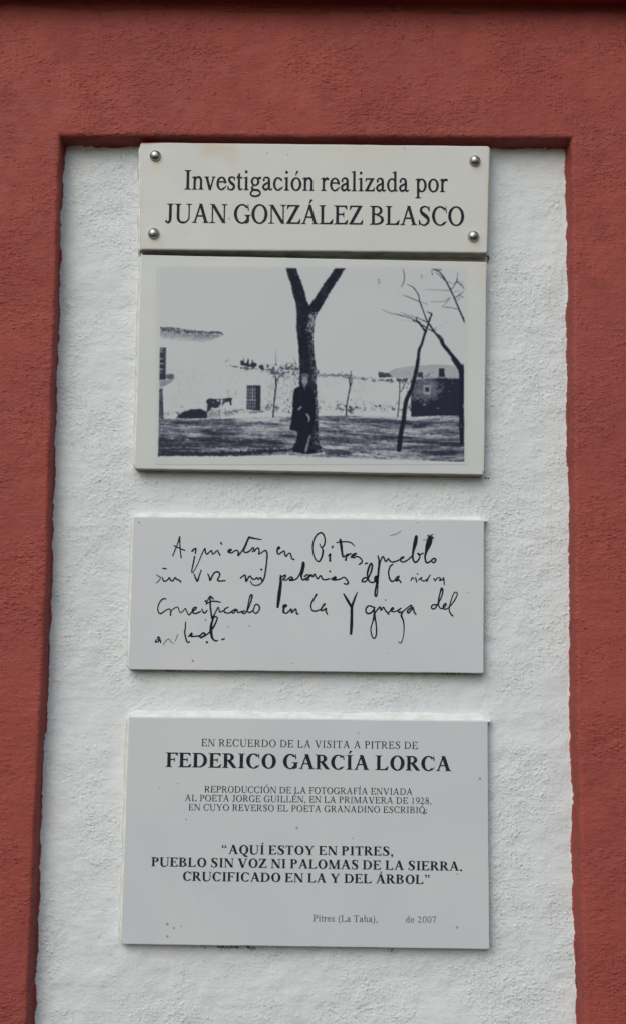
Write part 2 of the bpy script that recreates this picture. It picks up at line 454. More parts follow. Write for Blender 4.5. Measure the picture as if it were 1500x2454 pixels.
H = 662.0
class Glyph:
    def __init__(s, bold): 
        s.p = []; s.S, s.T, s.F = [(98, 42, 27), (152, 54, 30), (114, 54, 32)][bold]
        s.s = s.S * .86; s.bold = bold
    def rect(s, x0, y0, x1, y1): s.p.append([(x0, y0), (x1, y0), (x1, y1), (x0, y1)])
    def poly(s, *q): s.p.append(list(q))
    def pen(s, *q, sub=6, cap=False): s.p += pen(q, sub, cap)
    def diag(s, x0, y0, x1, y1, w): s.poly((x0 - w / 2, y0), (x0 + w / 2, y0), (x1 + w / 2, y1), (x1 - w / 2, y1))
    def ring(s, cx, cy, rx, ry, w, t, a0=0, a1=360, taper=None, n_=40):
        k_ = max(6, int(n_ * abs(a1 - a0) / 360)); prev = None
        for k in range(k_ + 1):
            a_ = math.radians(a0 + (a1 - a0) * k / k_); c_, q = math.cos(a_), math.sin(a_)
            o = (cx + rx * c_, cy + ry * q); i = (cx + (rx - w) * c_, cy + (ry - t) * q)
            if prev: s.p.append([prev[0], o, i]); s.p.append([prev[0], i, prev[1]])
            prev = (o, i)
    def serif(s, x, y, w, l=80, r=80, up=1):
        """slab serif under (up=1) or over (up=-1) a stem of width w"""
        f = s.F * up
        s.poly((x - w / 2 - l, y), (x + w / 2 + r, y), (x + w / 2 + r, y + f * .8), (x - w / 2 - l, y + f * .8))
        b_ = 48 * up
        if l: s.poly((x - w / 2 - l * .55, y + f * .75), (x - w / 2 + 2, y + f * .75), (x - w / 2 + 2, y + f + b_), (x - w / 2 - l * .12, y + f + b_ * .3))
        if r: s.poly((x + w / 2 + r * .55, y + f * .75), (x + w / 2 - 2, y + f * .75), (x + w / 2 - 2, y + f + b_), (x + w / 2 + r * .12, y + f + b_ * .3))
    def stem(s, x, y0=0, y1=H, w=None, b=(80, 80), t=(80, 80)):
        w = w or s.S; s.rect(x - w / 2, y0, x + w / 2, y1)
        if b: s.serif(x, y0, w, *b)
        if t: s.serif(x, y1, w, *t, up=-1)
    def flag(s, x, y, w):
        s.poly((x - w / 2, y - 62), (x - w / 2, y + 4), (x + w / 2, y + 18), (x + w / 2, y - 62))
        s.poly((x - w / 2 - 68, y - 42), (x - w / 2 - 60, y - 20), (x + 4, y + 10), (x + 4, y - 50))
    def ball(s, x, y, r): s.p.append(disc(x, y, r, r))

def make_glyph(ch, bold):
    g = Glyph(bold); Sx, T, Fh, sm = g.S, g.T, g.F, g.s
    k = 62 if bold == 1 else 0                     # bold letters are a little wider
    XH = 450
    acc = None
    if ch in 'ÁÉÍÓ': acc = ch; ch = dict(zip('ÁÉÍÓ', 'AEIO'))[ch]
    if ch == 'ó': acc = ch; ch = 'o'
    w = None
    if ch == 'A':
        w = 722
        g.diag(112, 0, 345, 640, T * 1.3); g.diag(585, 0, 352, 674, Sx * 1.12); g.rect(190, 215, 480, 215 + T)
        g.serif(112, 0, T, 80, 75); g.serif(585, 0, Sx, 65, 60)
    elif ch == 'B':
        w = 640; g.stem(155, b=(85, 0), t=(85, 0))
        g.ring(300, 502, 235, 160, Sx, T, -90, 90); g.ring(300, 178, 290, 178, Sx * 1.05, T, -90, 90)
        g.rect(155, H - T, 305, H); g.rect(155, 0, 305, T); g.rect(155, 342, 320, 342 + T)
    elif ch in 'CG':
        w = 667 if ch == 'C' else 722
        g.ring(365, 331, 335, 348, Sx * 1.12, T, 42, 318)
        g.pen((590, 590, T * 1.1), (614, 520, T * .9), (622, 440, T * .6)); g.poly((585, 560), (598, 679), (622, 679), (630, 440), (608, 440))
        if ch == 'C': g.pen((600, 115, T), (635, 150, T * .6))
        else: g.stem(600, 40, 300, b=None, t=(85, 75)); g.pen((500, 15, T), (600, 55, T * 1.6))
    elif ch == 'D':
        w = 722; g.stem(155, b=(85, 0), t=(85, 0)); g.ring(320, 331, 370, 331, Sx * 1.1, T, -90, 90)
        g.rect(155, H - T, 325, H); g.rect(155, 0, 325, T)
    elif ch in 'EF':
        w = 611 if ch == 'E' else 560
        g.stem(155, b=(85, 0 if ch == 'E' else 95), t=(85, 0)); g.rect(155, H - T, 540, H)
        g.poly((552, H), (500, H), (440, H - T), (535, H - 150), (556, H - 150))
        g.rect(155, 325, 420, 325 + T); g.poly((430, 440), (410, 440), (370, 360), (370, 335), (410, 240), (430, 240))
        if ch == 'E': g.rect(155, 0, 560, T); g.poly((560, 0), (500, 0), (440, T), (572, 170), (597, 170))
    elif ch == 'I': w = 333 + k * .8; g.stem(w / 2)
    elif ch == 'J':
        w = 400; g.pen((235, H, Sx), (235, 180, Sx), (220, 70, Sx * .85), (165, 5, T * 1.4), (90, 5, T)); g.serif(235, H, Sx, 80, 75, -1); g.ball(72, 45, 46)
    elif ch == 'L':
        w = 611; g.stem(155, b=(85, 0)); g.rect(155, 0, 560, T); g.poly((560, 0), (480, 0), (430, T), (575, 180), (600, 180))
    elif ch == 'M':
        w = 889; g.diag(130, 0, 130, H, T); g.serif(130, 0, T, 95, 95)
        g.diag(445, 0, 165, H, Sx * 1.1); g.diag(450, 0, 725, H, T * 1.2); g.stem(745, b=(85, 85), t=(40, 85)); g.rect(20, H - Fh * .8, 190, H)
    elif ch == 'N':
        w = 722; g.diag(120, 0, 120, H, T); g.serif(120, 0, T, 95, 95); g.diag(600, 0, 130, H, Sx * 1.25)
        g.diag(610, 0, 610, H, T); g.serif(610, H, T, 95, 95, -1); g.rect(15, H - Fh * .8, 150, H)
    elif ch in 'OQ':
        w = 722 + k * .5; g.ring(w / 2, 331, 332, 348, Sx * 1.12, T)
        if ch == 'Q': g.pen((300, -10, T), (400, -60, Sx * .8), (520, -140, Sx * .9), (690, -165, T * .7))
    elif ch in 'PR':
        w = 570 if ch == 'P' else 667
        g.stem(155, b=(85, 90 if ch == 'P' else 60), t=(85, 0)); g.ring(300, 487, 240, 175, Sx * 1.05, T, -90, 90)
        g.rect(155, H - T, 305, H); g.rect(155, 312, 305, 312 + T)
        if ch == 'R': g.diag(580, 0, 320, 330, Sx * 1.2); g.rect(500, 0, 665, Fh * .8)
    elif ch == 'S':
        w = 556; g.pen((462, 520, T * .8), (425, 610, T), (300, 655, T), (175, 610, Sx * .75), (135, 520, Sx * .95), (190, 420, Sx * 1.1), (325, 330, Sx * 1.2), (430, 230, Sx * 1.05), (430, 110, Sx * .85), (330, 22, T * 1.2), (230, 5, T), (115, 60, T), (75, 170, T * .8))
        g.poly((468, 676), (488, 676), (492, 465), (468, 465), (440, 600)); g.poly((50, -14), (70, -14), (100, 70), (72, 200), (48, 200))
    elif ch == 'T':
        w = 611; g.stem(306, b=(95, 95), t=None); g.rect(30, H - T, 580, H)
        g.poly((17, 495), (38, 495), (100, H - T), (120, H), (28, H)); g.poly((594, 495), (573, 495), (512, H - T), (490, H), (584, H))
    elif ch == 'U':
        w = 722; g.pen((155, H, Sx), (155, 230, Sx), (175, 110, Sx * .95), (250, 30, Sx * .7), (370, 8, T * 1.3), (500, 40, T), (585, 130, T), (605, 240, T), (605, H, T))
        g.serif(155, H, Sx, 85, 85, -1); g.serif(605, H, T, 95, 95, -1)
    elif ch == 'V':
        w = 722; g.diag(375, -11, 125, H, Sx * 1.15); g.diag(385, 0, 605, H, T * 1.3); g.serif(125, H, Sx, 60, 75, -1); g.serif(605, H, T, 85, 85, -1)
    elif ch == 'Y':
        w = 722; g.stem(365, 0, 310, b=(90, 90), t=None); g.diag(362, 270, 125, H, Sx * 1.15); g.diag(380, 290, 605, H, T * 1.3)
        g.serif(125, H, Sx, 60, 75, -1); g.serif(605, H, T, 85, 85, -1)
    elif ch == 'Z':
        w = 611; g.diag(85, 0, 500, H, Sx * 1.25); g.rect(60, H - T, 560, H); g.rect(20, 0, 560, T)
        g.poly((40, 500), (58, 500), (140, H - T), (160, H), (55, H)); g.poly((598, 175), (576, 175), (480, T), (460, 0), (580, 0))
    elif ch in 'nh':
        w = 500; y1 = XH if ch == 'n' else 683
        g.rect(115 - sm / 2, 0, 115 + sm / 2, y1 - 8); g.flag(115, y1 - 8, sm); g.serif(115, 0, sm, 58, 55)
        g.pen((145, 340, T), (210, 415, T * 1.2), (300, 425, sm * .8), (365, 360, sm * .98), (378, 260, sm), (378, 0, sm)); g.serif(378, 0, sm, 55, 60)
    elif ch == 'v':
        w = 480; g.diag(250, -8, 100, XH, sm * 1.15); g.diag(256, 0, 395, XH, T * 1.2); g.serif(100, XH, sm, 45, 55, -1); g.serif(395, XH, T, 55, 55, -1)
    elif ch == 'e':
        w = 444; g.ring(232, 222, 205, 236, sm * 1.02, T, 0, 318); g.rect(75, 250, 436, 250 + T * .9)
        g.pen((375, 75, T * 1.1), (425, 145, T * .6)); g.ring(232, 240, 205, 218, sm, T, 0, 90)
    elif ch == 'c':
        w = 444; g.ring(232, 222, 207, 236, sm * 1.05, T, 48, 318); g.pen((375, 70, T * 1.1), (418, 130, T * .6)); g.ball(365, 358, 44)
    elif ch == 'o': w = 500; g.ring(250, 222, 222, 236, sm * 1.05, T)
    elif ch == 's':
        w = 389; g.pen((325, 340, T * .8), (290, 420, T), (200, 440, T), (115, 400, sm * .85), (115, 310, sm), (200, 235, sm * 1.05), (295, 160, sm), (290, 60, sm * .9), (190, 10, T), (90, 40, T), (55, 130, T * .8))
        g.rect(318, 320, 340, 455); g.rect(38, -8, 60, 145)
    elif ch == 't':
        w = 278; g.pen((120, 520, sm * .9), (120, 110, sm), (145, 35, sm * .8), (195, 20, T), (262, 62, T * .7)); g.rect(18, XH - T, 258, XH)
        g.poly((80, XH - 20), (120 + sm * .45, XH - 20), (120 + sm * .45, 580), (105, 560), (20, XH - 20))
    elif ch in 'il':
        w = 278; y1 = XH if ch == 'i' else 683
        g.rect(140 - sm / 2, 0, 140 + sm / 2, y1 - 6); g.flag(140, y1 - 6, sm); g.serif(140, 0, sm, 62, 62)
        if ch == 'i': g.ball(136, 622, 55)
    elif ch == 'g':
        w = 490; g.ring(225, 300, 178, 158, sm * .95, T); g.pen((345, 405, T * 1.3), (410, 420, T * 1.5), (470, 418, T * 1.5))
        g.pen((165, 165, T), (105, 100, T * 1.3), (110, 40, T * 1.7), (210, 12, sm * .8), (340, 2, sm * .8), (430, -60, sm * .7), (410, -150, T * 1.3), (280, -200, T * 1.2), (120, -190, T * 1.2), (45, -120, T * 1.4), (80, -50, T * 1.2), (150, 5, T))
    elif ch == 'a':
        w = 444; g.pen((75, 350, T * 1.2), (125, 425, T), (205, 440, T * 1.2), (285, 405, sm * .85), (305, 320, sm), (305, 100, sm), (325, 35, sm * .7), (375, 25, T), (438, 60, T * .6)); g.ball(95, 345, 44)
        g.pen((300, 282, T), (190, 232, T * 1.3), (100, 180, sm * .8), (75, 110, sm), (115, 40, sm * .8), (190, 28, T * 1.4), (300, 90, T))
    elif ch == 'r':
        w = 340; g.rect(115 - sm / 2, 0, 115 + sm / 2, XH - 8); g.flag(115, XH - 8, sm); g.serif(115, 0, sm, 58, 75)
        g.pen((150, 325, T), (205, 410, T * 1.3), (280, 425, T * 1.8)); g.ball(292, 408, 44)
    elif ch == 'z':
        w = 444; g.diag(75, 0, 345, XH, sm * 1.2); g.rect(50, XH - T, 400, XH); g.rect(25, 0, 400, T)
        g.poly((35, 325), (55, 325), (110, XH - T), (120, XH), (48, XH)); g.poly((425, 135), (402, 135), (340, T), (320, 0), (412, 0))
    elif ch == 'd':
        w = 500; g.ring(240, 222, 210, 236, sm * 1.02, T, 30, 330); g.rect(375 - sm / 2, 20, 375 + sm / 2, 676); g.flag(375, 676, sm)
        g.poly((375, 0), (375, 60), (485, 45), (485, 28), (400, -8))
    elif ch == 'p':
        w = 500; g.ring(265, 222, 205, 236, sm * 1.02, T, -150, 150); g.rect(120 - sm / 2, -217, 120 + sm / 2, XH - 8); g.flag(120, XH - 8, sm); g.serif(120, -217, sm, 65, 75)
    elif ch == '1':
        w = 500; g.rect(250 - sm / 2, 0, 250 + sm / 2, 660); g.serif(250, 0, sm, 85, 85); g.poly((250, 676), (290, 676), (250, 590), (115, 590), (115, 605))
    elif ch == '9':
        w = 500; g.ring(245, 455, 210, 221, sm, T); g.pen((425, 430, sm), (400, 240, sm), (300, 90, sm * .7), (80, -15, T * .8))
    elif ch == '2':
        w = 500; g.pen((50, 500, T * .8), (100, 615, T * 1.2), (210, 645, sm * .7), (330, 560, sm), (335, 440, sm), (240, 270, sm * .7), (60, 50, T)); g.rect(40, 0, 430, 72); g.poly((430, 0), (400, 40), (455, 145), (475, 145))
    elif ch == '8':
        w = 500; g.ring(250, 500, 172, 176, sm * .8, T); g.ring(250, 172, 200, 186, sm * .85, T); g.pen((140, 440, T), (250, 340, sm), (370, 230, sm))
    elif ch == '0': w = 500; g.ring(250, 331, 222, 345, sm, T)
    elif ch == '7': w = 500; g.rect(45, 592, 455, H); g.diag(215, -8, 410, 640, sm * .85); g.poly((20, 495), (40, 495), (90, 600), (60, 640))
    elif ch == '(' : w = 333; g.pen((300, 676, T * .6), (170, 520, T * 1.5), (115, 240, sm), (170, -20, T * 1.5), (300, -180, T * .6))
    elif ch == ')' : w = 333; g.pen((35, 676, T * .6), (165, 520, T * 1.5), (220, 240, sm), (165, -20, T * 1.5), (35, -180, T * .6))
    elif ch in ',.:':
        w = 250; r = 78 if bold == 1 else 58; g.ball(120, 45, r)
        if ch == ':': g.ball(120, 390, r)
        if ch == ',': g.pen((150, 45, r), (160, -30, r * .7), (85, -135, T * .5))
    elif ch in '“”':
        w = 460 + k
        for x in (130, 330):
            if ch == '“': g.ball(x, 500, 66); g.pen((x - 28, 510, 70), (x - 30, 590, 48), (x + 40, 680, 18))
            else: g.ball(x, 615, 66); g.pen((x + 28, 605, 70), (x + 30, 525, 48), (x - 40, 440, 18))
    else: w = 250
    if acc == 'ó': g.poly((205, 510), (235, 510), (345, 665), (262, 680))
    elif acc: g.poly((w / 2 - 45, 705), (w / 2 - 10, 705), (w / 2 + 125, 850), (w / 2 + 15, 868))
    if bold == 1 and ch.isupper() and ch not in 'IOQ': w += 25
    return g.p, w
_cache = {}
def glyph(ch, bold):
    if (ch, bold) not in _cache:
        p, w = make_glyph(ch, bold)
        _cache[(ch, bold)] = (union([[(x / 1000, y / 1000) for x, y in q] for q in p]) if p else None, w / 1000)
    return _cache[(ch, bold)]
def text_line(txt, L, R, cap_px, bold, Yp, parent, origin, mat, squeeze=None, name='text_line', hs=1.0):
    """lettering between two baseline points given as photo pixels"""
    A = np.array(at(L[0], L[1], Yp)); B = np.array(at(R[0], R[1], Yp))
    C = np.array(at(L[0], L[1] - cap_px, Yp)); e = (C[2] - A[2]) / .662 * hs        # em in metres
    d_ = B - A; length = math.hypot(d_[0], d_[2]); d_ /= length; up = np.array([-d_[2], 0, d_[0]])
    ws = [glyph(c_, bold)[1] for c_ in txt]
    nat = sum(ws) * e
    sx = squeeze if squeeze else length / nat
    track = (length - nat * sx) / max(1, len(txt) - 1)
    x = 0; Vs = []; fs = []; n_ = 0
    for c_, w in zip(txt, ws):
        m = glyph(c_, bold)[0]
        if m:
            v, f = m
            Vs.append(A + d_ * ((v[:, :1]) * e * sx + x) + up * (v[:, 1:2] * e)); fs += [tuple(q + n_ for q in t) for t in f]; n_ += len(v)
        x += w * e * sx + track
    ob = link_mesh(name, np.concatenate(Vs), fs, mat, parent, origin, smooth=False)
    flip(ob); return ob
def flip(ob):
    """make every face look out of the wall"""
    me = ob.data
    if len(me.polygons) and sum(p.normal.y for p in me.polygons) > 0: me.flip_normals()
def flat(name, polys_px, Yp, parent, origin, mat):
    v, f = union(polys_px)
    P3 = at_np(v[:, 0], v[:, 1], Yp)
    ob = link_mesh(name, P3, [tuple(t) for t in f], mat, parent, origin, smooth=False); flip(ob); return ob

# ------------------------------------------------------------------ the four plaques
INK_UP = .0003
def plaque(label, corners, front, thick, rad, bev, mat, seed, top_bead, bw):
    base = (Vector(at(*corners[2], front)) + Vector(at(*corners[3], front))) / 2
    t = thing('marble_plaque', label, 'plaque', base, 'marble plaques in the white recess')
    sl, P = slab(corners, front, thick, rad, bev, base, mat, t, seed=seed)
    bead(P, 'left', front, NICHE + .001, bw, base, t, seed + 2, ends=(.0, .965) if seed == 31 else (.004, 1.006))
    if top_bead: bead(P, 'top', front, NICHE + .001, top_bead, base, t, seed + 9)
    return t, base, front - INK_UP
def spots_at(pts, F, b):
    out = []
    for (x, y, r) in pts:
        p = at(x, y, F) - b; out.append((p.x, p.z, r * .00047))
    return out
def base_of(c, F): return (Vector(at(*c[2], F)) + Vector(at(*c[3], F))) / 2
WARM_A, WARM_B = (.492, .515, .478, 1), (.522, .54, .505, 1)
COOL_A, COOL_B = (.485, .515, .495, 1), (.515, .540, .520, 1)
GREY_A, GREY_B = (.492, .525, .538, 1), (.522, .550, .556, 1)

F1 = NICHE - .0215
c1 = [(336, 340), (1174, 349), (1168, 607), (336, 599)]
b1 = (Vector(at(*c1[2], F1)) + Vector(at(*c1[3], F1))) / 2
def loc1(px, py):
    p = at(px, py, F1) - b1; return p.x, p.z
BROWN = (.46, .36, .25, 1); YEL = (.52, .49, .36, 1); REDP = (.36, .10, .08, 1)
st = []
for (px, py, rx, rz, k, col) in [(520, 352, .030, .022, .55, BROWN), (560, 372, .012, .035, .30, BROWN), (345, 341, .030, .0035, 1.0, REDP), (380, 582, .012, .010, .5, YEL),
                                 (376, 394, .011, .012, .6, YEL), (1140, 405, .010, .010, .5, YEL), (1136, 585, .012, .012, .5, YEL), (860, 360, .09, .010, .35, YEL),
                                 (760, 605, .25, .010, .40, YEL), (1168, 480, .006, .10, .55, YEL)]:
    x, z = loc1(px, py); st.append((x, z, rx, rz, k, col))
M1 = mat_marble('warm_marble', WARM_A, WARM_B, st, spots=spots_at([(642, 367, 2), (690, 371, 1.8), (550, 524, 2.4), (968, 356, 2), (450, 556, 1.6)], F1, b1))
t1, o1, y1 = plaque('warm white marble plaque fixed by four steel screws, topmost, under the red edge',
                    c1, F1, .020, [.003, .0045, .0025, .0025], .0022, M1, 31, 0, .0045)
text_line('Investigación realizada por', (441, 454), (1072, 460.4), 46.6, 2, y1, t1, o1, M_INK)
text_line('JUAN GONZÁLEZ BLASCO', (395, 533), (1113, 540.8), 45.4, 2, y1, t1, o1, M_INK)
# dome-headed screws
def screw(px, py):
    p = at(px, py, F1); R = .0062; n_ = 28
    pr = [(R * 1.06, .0003), (R * 1.06, -.0006), (R * 1.0, -.0010)]
    for k in range(1, 8):
        q = k / 8 * math.pi / 2; pr.append((R * math.cos(q), -.0010 - .0052 * math.sin(q)))
    vs = []; fs = []
    for r_, y_ in pr:
        for k in range(n_):
            a_ = 2 * math.pi * k / n_
            vs.append((p.x + r_ * math.cos(a_), p.y + y_, p.z + r_ * math.sin(a_)))
    vs.append((p.x, p.y - .0064, p.z))
    for i in range(len(pr) - 1):
        for k in range(n_): fs.append((i * n_ + k, i * n_ + (k + 1) % n_, (i + 1) * n_ + (k + 1) % n_, (i + 1) * n_ + k))
    i = (len(pr) - 1) * n_
    for k in range(n_): fs.append((i + k, i + (k + 1) % n_, len(vs) - 1))
    ob = link_mesh('screw', vs, fs, M_STEEL, t1, o1)
    flip(ob)
for q in ((373.5, 374), (1136.5, 386), (369.5, 560), (1133, 566.5)): screw(*q)

F2 = NICHE - .0175
c2 = [(339, 610), (1166, 627), (1160, 1138.5), (325, 1124)]
b2 = (Vector(at(*c2[2], F2)) + Vector(at(*c2[3], F2))) / 2
st = []
for (px, py, rx, rz, k, col) in [(1160, 640, .014, .05, .5, YEL), (1125, 625, .06, .010, .5, YEL), (1156, 1100, .010, .03, .3, YEL)]:
    p = at(px, py, F2) - b2; st.append((p.x, p.z, rx, rz, k, col))
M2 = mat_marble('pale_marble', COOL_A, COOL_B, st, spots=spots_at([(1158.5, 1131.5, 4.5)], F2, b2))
t2, o2, y2 = plaque('pale marble plaque printed with an old photograph of a man standing by a forked tree',
                    c2, F2, .0170, [.0018, .0022, .0022, .0018], .0014, M2, 47, 0, .0050)

F3 = NICHE - .0125
c3 = [(320.5, 1238), (1160, 1246), (1158.5, 1614), (309.5, 1605)]
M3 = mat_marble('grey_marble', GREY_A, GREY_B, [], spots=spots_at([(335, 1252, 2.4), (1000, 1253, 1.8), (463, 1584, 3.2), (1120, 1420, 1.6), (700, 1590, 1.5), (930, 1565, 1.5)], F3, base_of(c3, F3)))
t3, o3, y3 = plaque('pale grey marble plaque bearing four lines of black handwriting',
                    c3, F3, .012, [.0018] * 4, .0012, M3, 63, .0062, .0050)
F4 = NICHE - .0130
c4 = [(310, 1717.5), (1168, 1727.5), (1172.6, 2275.5), (291, 2263.5)]
sp = [(712, 1984, 3.0), (1149, 1866, 3), (1094, 2223, 3), (402, 2215, 3.4), (418, 2224, 2.6), (402, 2244, 2.8), (436, 2220, 1.8), (1016, 1948, 4.5), (858, 1757, 2), (447, 1964, 2), (427, 1878, 1.8), (382, 1890, 1.6), (1095, 2095, 2), (845, 2009, 2)]
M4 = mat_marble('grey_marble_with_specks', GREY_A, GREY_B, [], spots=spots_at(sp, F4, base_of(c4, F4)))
t4, o4, y4 = plaque('largest grey marble plaque, printed in capitals and dated 2007, lowest of the four',
                    c4, F4, .0125, [.0018] * 4, .0012, M4, 79, .0062, .0050)
A4 = (y4, t4, o4)
text_line('EN RECUERDO DE LA VISITA A PITRES DE', (482.6, 1788), (1000.4, 1795), 17.4, False, *A4, M_INK, .93)
text_line('FEDERICO GARCÍA LORCA', (397.5, 1838), (1081.5, 1848), 35, True, *A4, M_INK)
text_line('REPRODUCCIÓN DE LA FOTOGRAFÍA ENVIADA', (490, 1898.7), (988, 1905), 15.6, False, *A4, M_INK, .93)
text_line('AL POETA JORGE GUILLÉN, EN LA PRIMAVERA DE 1928,', (443.6, 1919.5), (1033.7, 1926.8), 15.4, False, *A4, M_INK, .93)
text_line('EN CUYO REVERSO EL POETA GRANADINO ESCRIBIÓ:', (452, 1941.6), (1023.8, 1949), 15.4, False, *A4, M_INK, .93)
text_line('“AQUÍ ESTOY EN PITRES,', (530, 2046.3), (942.7, 2050.7), 21.6, True, *A4, M_INK)
text_line('PUEBLO SIN VOZ NI PALOMAS DE LA SIERRA.', (363, 2076), (1108, 2087), 22, True, *A4, M_INK)
text_line('CRUCIFICADO EN LA Y DEL ÁRBOL”', (438, 2110.5), (1032.4, 2118.8), 22, True, *A4, M_INK)
text_line('Pitres (La Taha),', (749.5, 2208), (905.5, 2210), 15.8, False, *A4, M_INKGREY, .95)
text_line('de 2007', (971.3, 2210.6), (1044.6, 2211.4), 15.0, False, *A4, M_INKGREY, .95)
random.seed(5)

# ------------------------------------------------------------------ handwriting
class HW:
    def __init__(s, x0, y0, sc): s.x0, s.y0, s.k = x0, y0, sc
    def __call__(s, *pts, w=11, g=1.0):
        return pen([(s.x0 + p[0] / s.k, s.y0 + p[1] / s.k, (p[2] if len(p) > 2 else w) * g * 1.18 / s.k) for p in pts], 5, True)
h = HW(360, 1260, 3.947); k = HW(730, 1260, 3.947)
lines = [[], [], [], []]; faint = []
a = lines[0]
a += h((215,285),(235,238),(262,170),(283,102), w=9); a += h((283,102),(284,180),(290,250),(297,303), w=10); a += h((230,188),(280,212),(332,232), w=10)
a += h((398,242,13),(412,226,13),(436,216,13),(430,262,10)); a += h((424,290,12),(408,370,11),(396,430,9),(406,442,7),(432,402,7),(462,340,7),(487,278,8),(508,235,9),(522,214,10),(526,250,11),(540,268,11),(562,248,10),(584,234,10),(590,262,11),(604,264,10),(628,240,10),(642,232,9))
a += h((642,236,10),(650,256,11),(662,276,13)); a += h((672,158,12),(677,172,15))
a += h((742,250,12),(765,232,13),(768,222,12),(744,232,13),(742,248,12),(772,256,11),(800,238,11),(822,232,11),(838,252,13),(833,282,14),(850,266,11),(880,225,12),(905,178,14),(926,130,15),(938,108,16))
a += h((938,108,17),(990,120,12),(1054,130,8)); a += h((926,130,14),(902,195,13),(886,236,12),(904,252,12),(930,245,12),(956,226,11),(974,206,11),(984,226,11),(968,246,10))
a += h((988,242,11),(1006,216,11),(1024,210,11),(1034,238,11),(1028,266,11),(1055,255,10),(1080,236,11),(1098,236,12),(1108,270,13),(1103,350,12),(1092,430,13),(1078,500,12),(1046,548,10),(1000,564,9),(966,550,9),(950,522,8))
a += h((1212,226,10),(1228,206,12),(1214,202,13),(1204,224,14),(1204,254,13),(1218,268,12),(1246,250,11),(1270,238,11),(1274,266,12),(1286,288,12),(1305,266,10),(1326,260,11),(1336,290,12),(1344,312,12),(1362,318,13))
a += k((140,172,8),(158,206,11),(186,174,12),(188,110,12),(158,66,13),(114,86,12),(82,150,12),(76,230,11),(96,306,11),(130,338,12),(158,302,14),(172,240,15),(164,212,10))
a += k((222,286,8),(240,266,14),(237,300,15),(238,332,17)); a += k((264,192,13),(258,208,13))
a += k((300,158,9),(335,152,10),(400,150,10),(440,162,10),(468,190,8)); a += k((335,132,20),(341,170,22),(350,240,18),(360,292,14),(385,280,11),(408,266,12)); a += k((385,325,15),(394,292,13),(418,270,12),(436,262,11))
a += k((432,300,10),(470,278,11),(486,262,11),(462,266,11),(440,288,12),(458,302,11),(492,290,11),(520,302,12),(538,325,12),(538,345,12),(512,366,12)); a += k((570,358,13),(592,352,10))
a += k((690,285,12),(700,332,13),(695,400,13),(688,480,15),(676,560,16),(662,630,14),(668,666,15),(682,640,11),(690,540,9),(700,420,10),(712,340,11),(736,290,11),(752,318,12),(764,338,12),(788,310,11),(800,330,12),(832,342,12),(880,328,11))
a += k((880,326,11),(915,312,11),(936,294,11),(912,300,12),(902,326,12),(926,342,12),(968,324,11),(1010,286,11))
a += k((1052,102,26),(1042,160,32),(1030,210,24),(1020,262,17),(1020,312,15),(1040,345,15),(1066,330,13),(1086,290,12),(1064,260,13),(1088,270,11),(1118,258,11))
a += k((1186,116,34),(1176,150,46),(1160,196,40),(1146,240,22),(1134,300,15),(1150,350,14),(1186,334,12)); a += k((1186,336,11),(1212,310,13),(1234,316,14),(1226,342,13),(1206,346,12),(1196,324,11))
for _ in range(26): a += k((1180 + random.gauss(0, 18), 110 + random.gauss(0, 14), random.uniform(4, 10)), (1182 + random.gauss(0, 18), 118 + random.gauss(0, 14), 4))
faint += k((806,92,4),(860,78,5),(906,50,5))
a = lines[1]
a += h((125,402,12),(156,406,11)); faint += h((65,462,9),(80,476,10),(100,486,11),(92,510,10),(62,540,9)); a += h((118,488,10),(130,520,12),(150,522,11),(172,506,11),(184,490,12),(196,514,11),(216,520,11),(240,490,12),(254,506,12),(282,516,12),(292,530,15))
a += h((420,458,10),(435,500,13),(450,522,14),(468,470,11),(487,418,9)); a += h((548,455,10),(560,480,12),(570,516,14),(590,475,12),(612,442,12),(640,435,13),(660,450,12),(656,480,12),(640,510,13),(658,522,12),(712,518,11))
a += h((855,495,10),(876,478,11),(900,466,12),(905,492,13),(910,524,15),(928,496,12),(946,474,12),(960,492,13),(976,506,12),(996,502,11),(1012,490,12),(1024,506,12),(1046,490,12),(1060,518,14)); a += h((1052,411,15),(1056,416,15))
a += h((1236,470,15),(1236,540,22),(1226,620,28),(1216,700,27),(1208,768,20)); a += h((1228,502,11),(1250,482,11),(1282,464,11),(1276,490,12),(1258,508,12),(1290,512,11),(1330,484,12),(1350,500,13),(1318,512,12),(1345,516,12),(1386,500,11),(1420,450,13),(1446,390,28),(1450,350,24))
a += h((1450,352,20),(1442,420,26),(1430,480,16),(1450,510,14),(1500,482,13),(1525,470,12))
a += k((0,480,12),(24,462,12),(40,474,12),(34,512,12),(8,508,12)); a += k((38,474,11),(62,462,12),(76,482,12),(92,456,12),(106,480,12),(122,500,12),(150,470,11),(166,502,13),(192,510,12),(230,500,12)); a += k((236,428,14),(238,434,14))
a += k((248,506,12),(286,482,12),(290,496,14),(264,510,14),(300,510,12),(340,500,11),(370,486,11),(396,510,13),(410,540,13),(394,552,13),(370,546,11))
a += k((600,500,11),(570,490,12),(545,506,13),(542,526,13),(572,526,12),(600,490,12),(626,430,14),(636,380,15),(624,354,13),(602,400,16),(590,460,15),(606,522,13),(640,536,12),(672,520,12)); a += k((656,528,13),(680,490,14),(668,478,13),(660,508,14),(690,540,13))
a += k((828,365,13),(804,386,12),(790,440,12),(800,500,13),(825,526,13),(852,510,11),(862,494,12),(886,474,12),(880,500,13),(860,522,12),(890,514,12),(906,536,13))
a += k((1000,520,9),(1016,490,10),(1030,502,9)); a += k((1045,486,10),(1054,532,11)); a += k((1062,453,11),(1066,458,11)); a += k((1072,512,9),(1108,486,10),(1094,506,10),(1120,522,10),(1150,508,9),(1166,490,9),(1184,464,9)); a += k((1150,528,10),(1166,492,9))
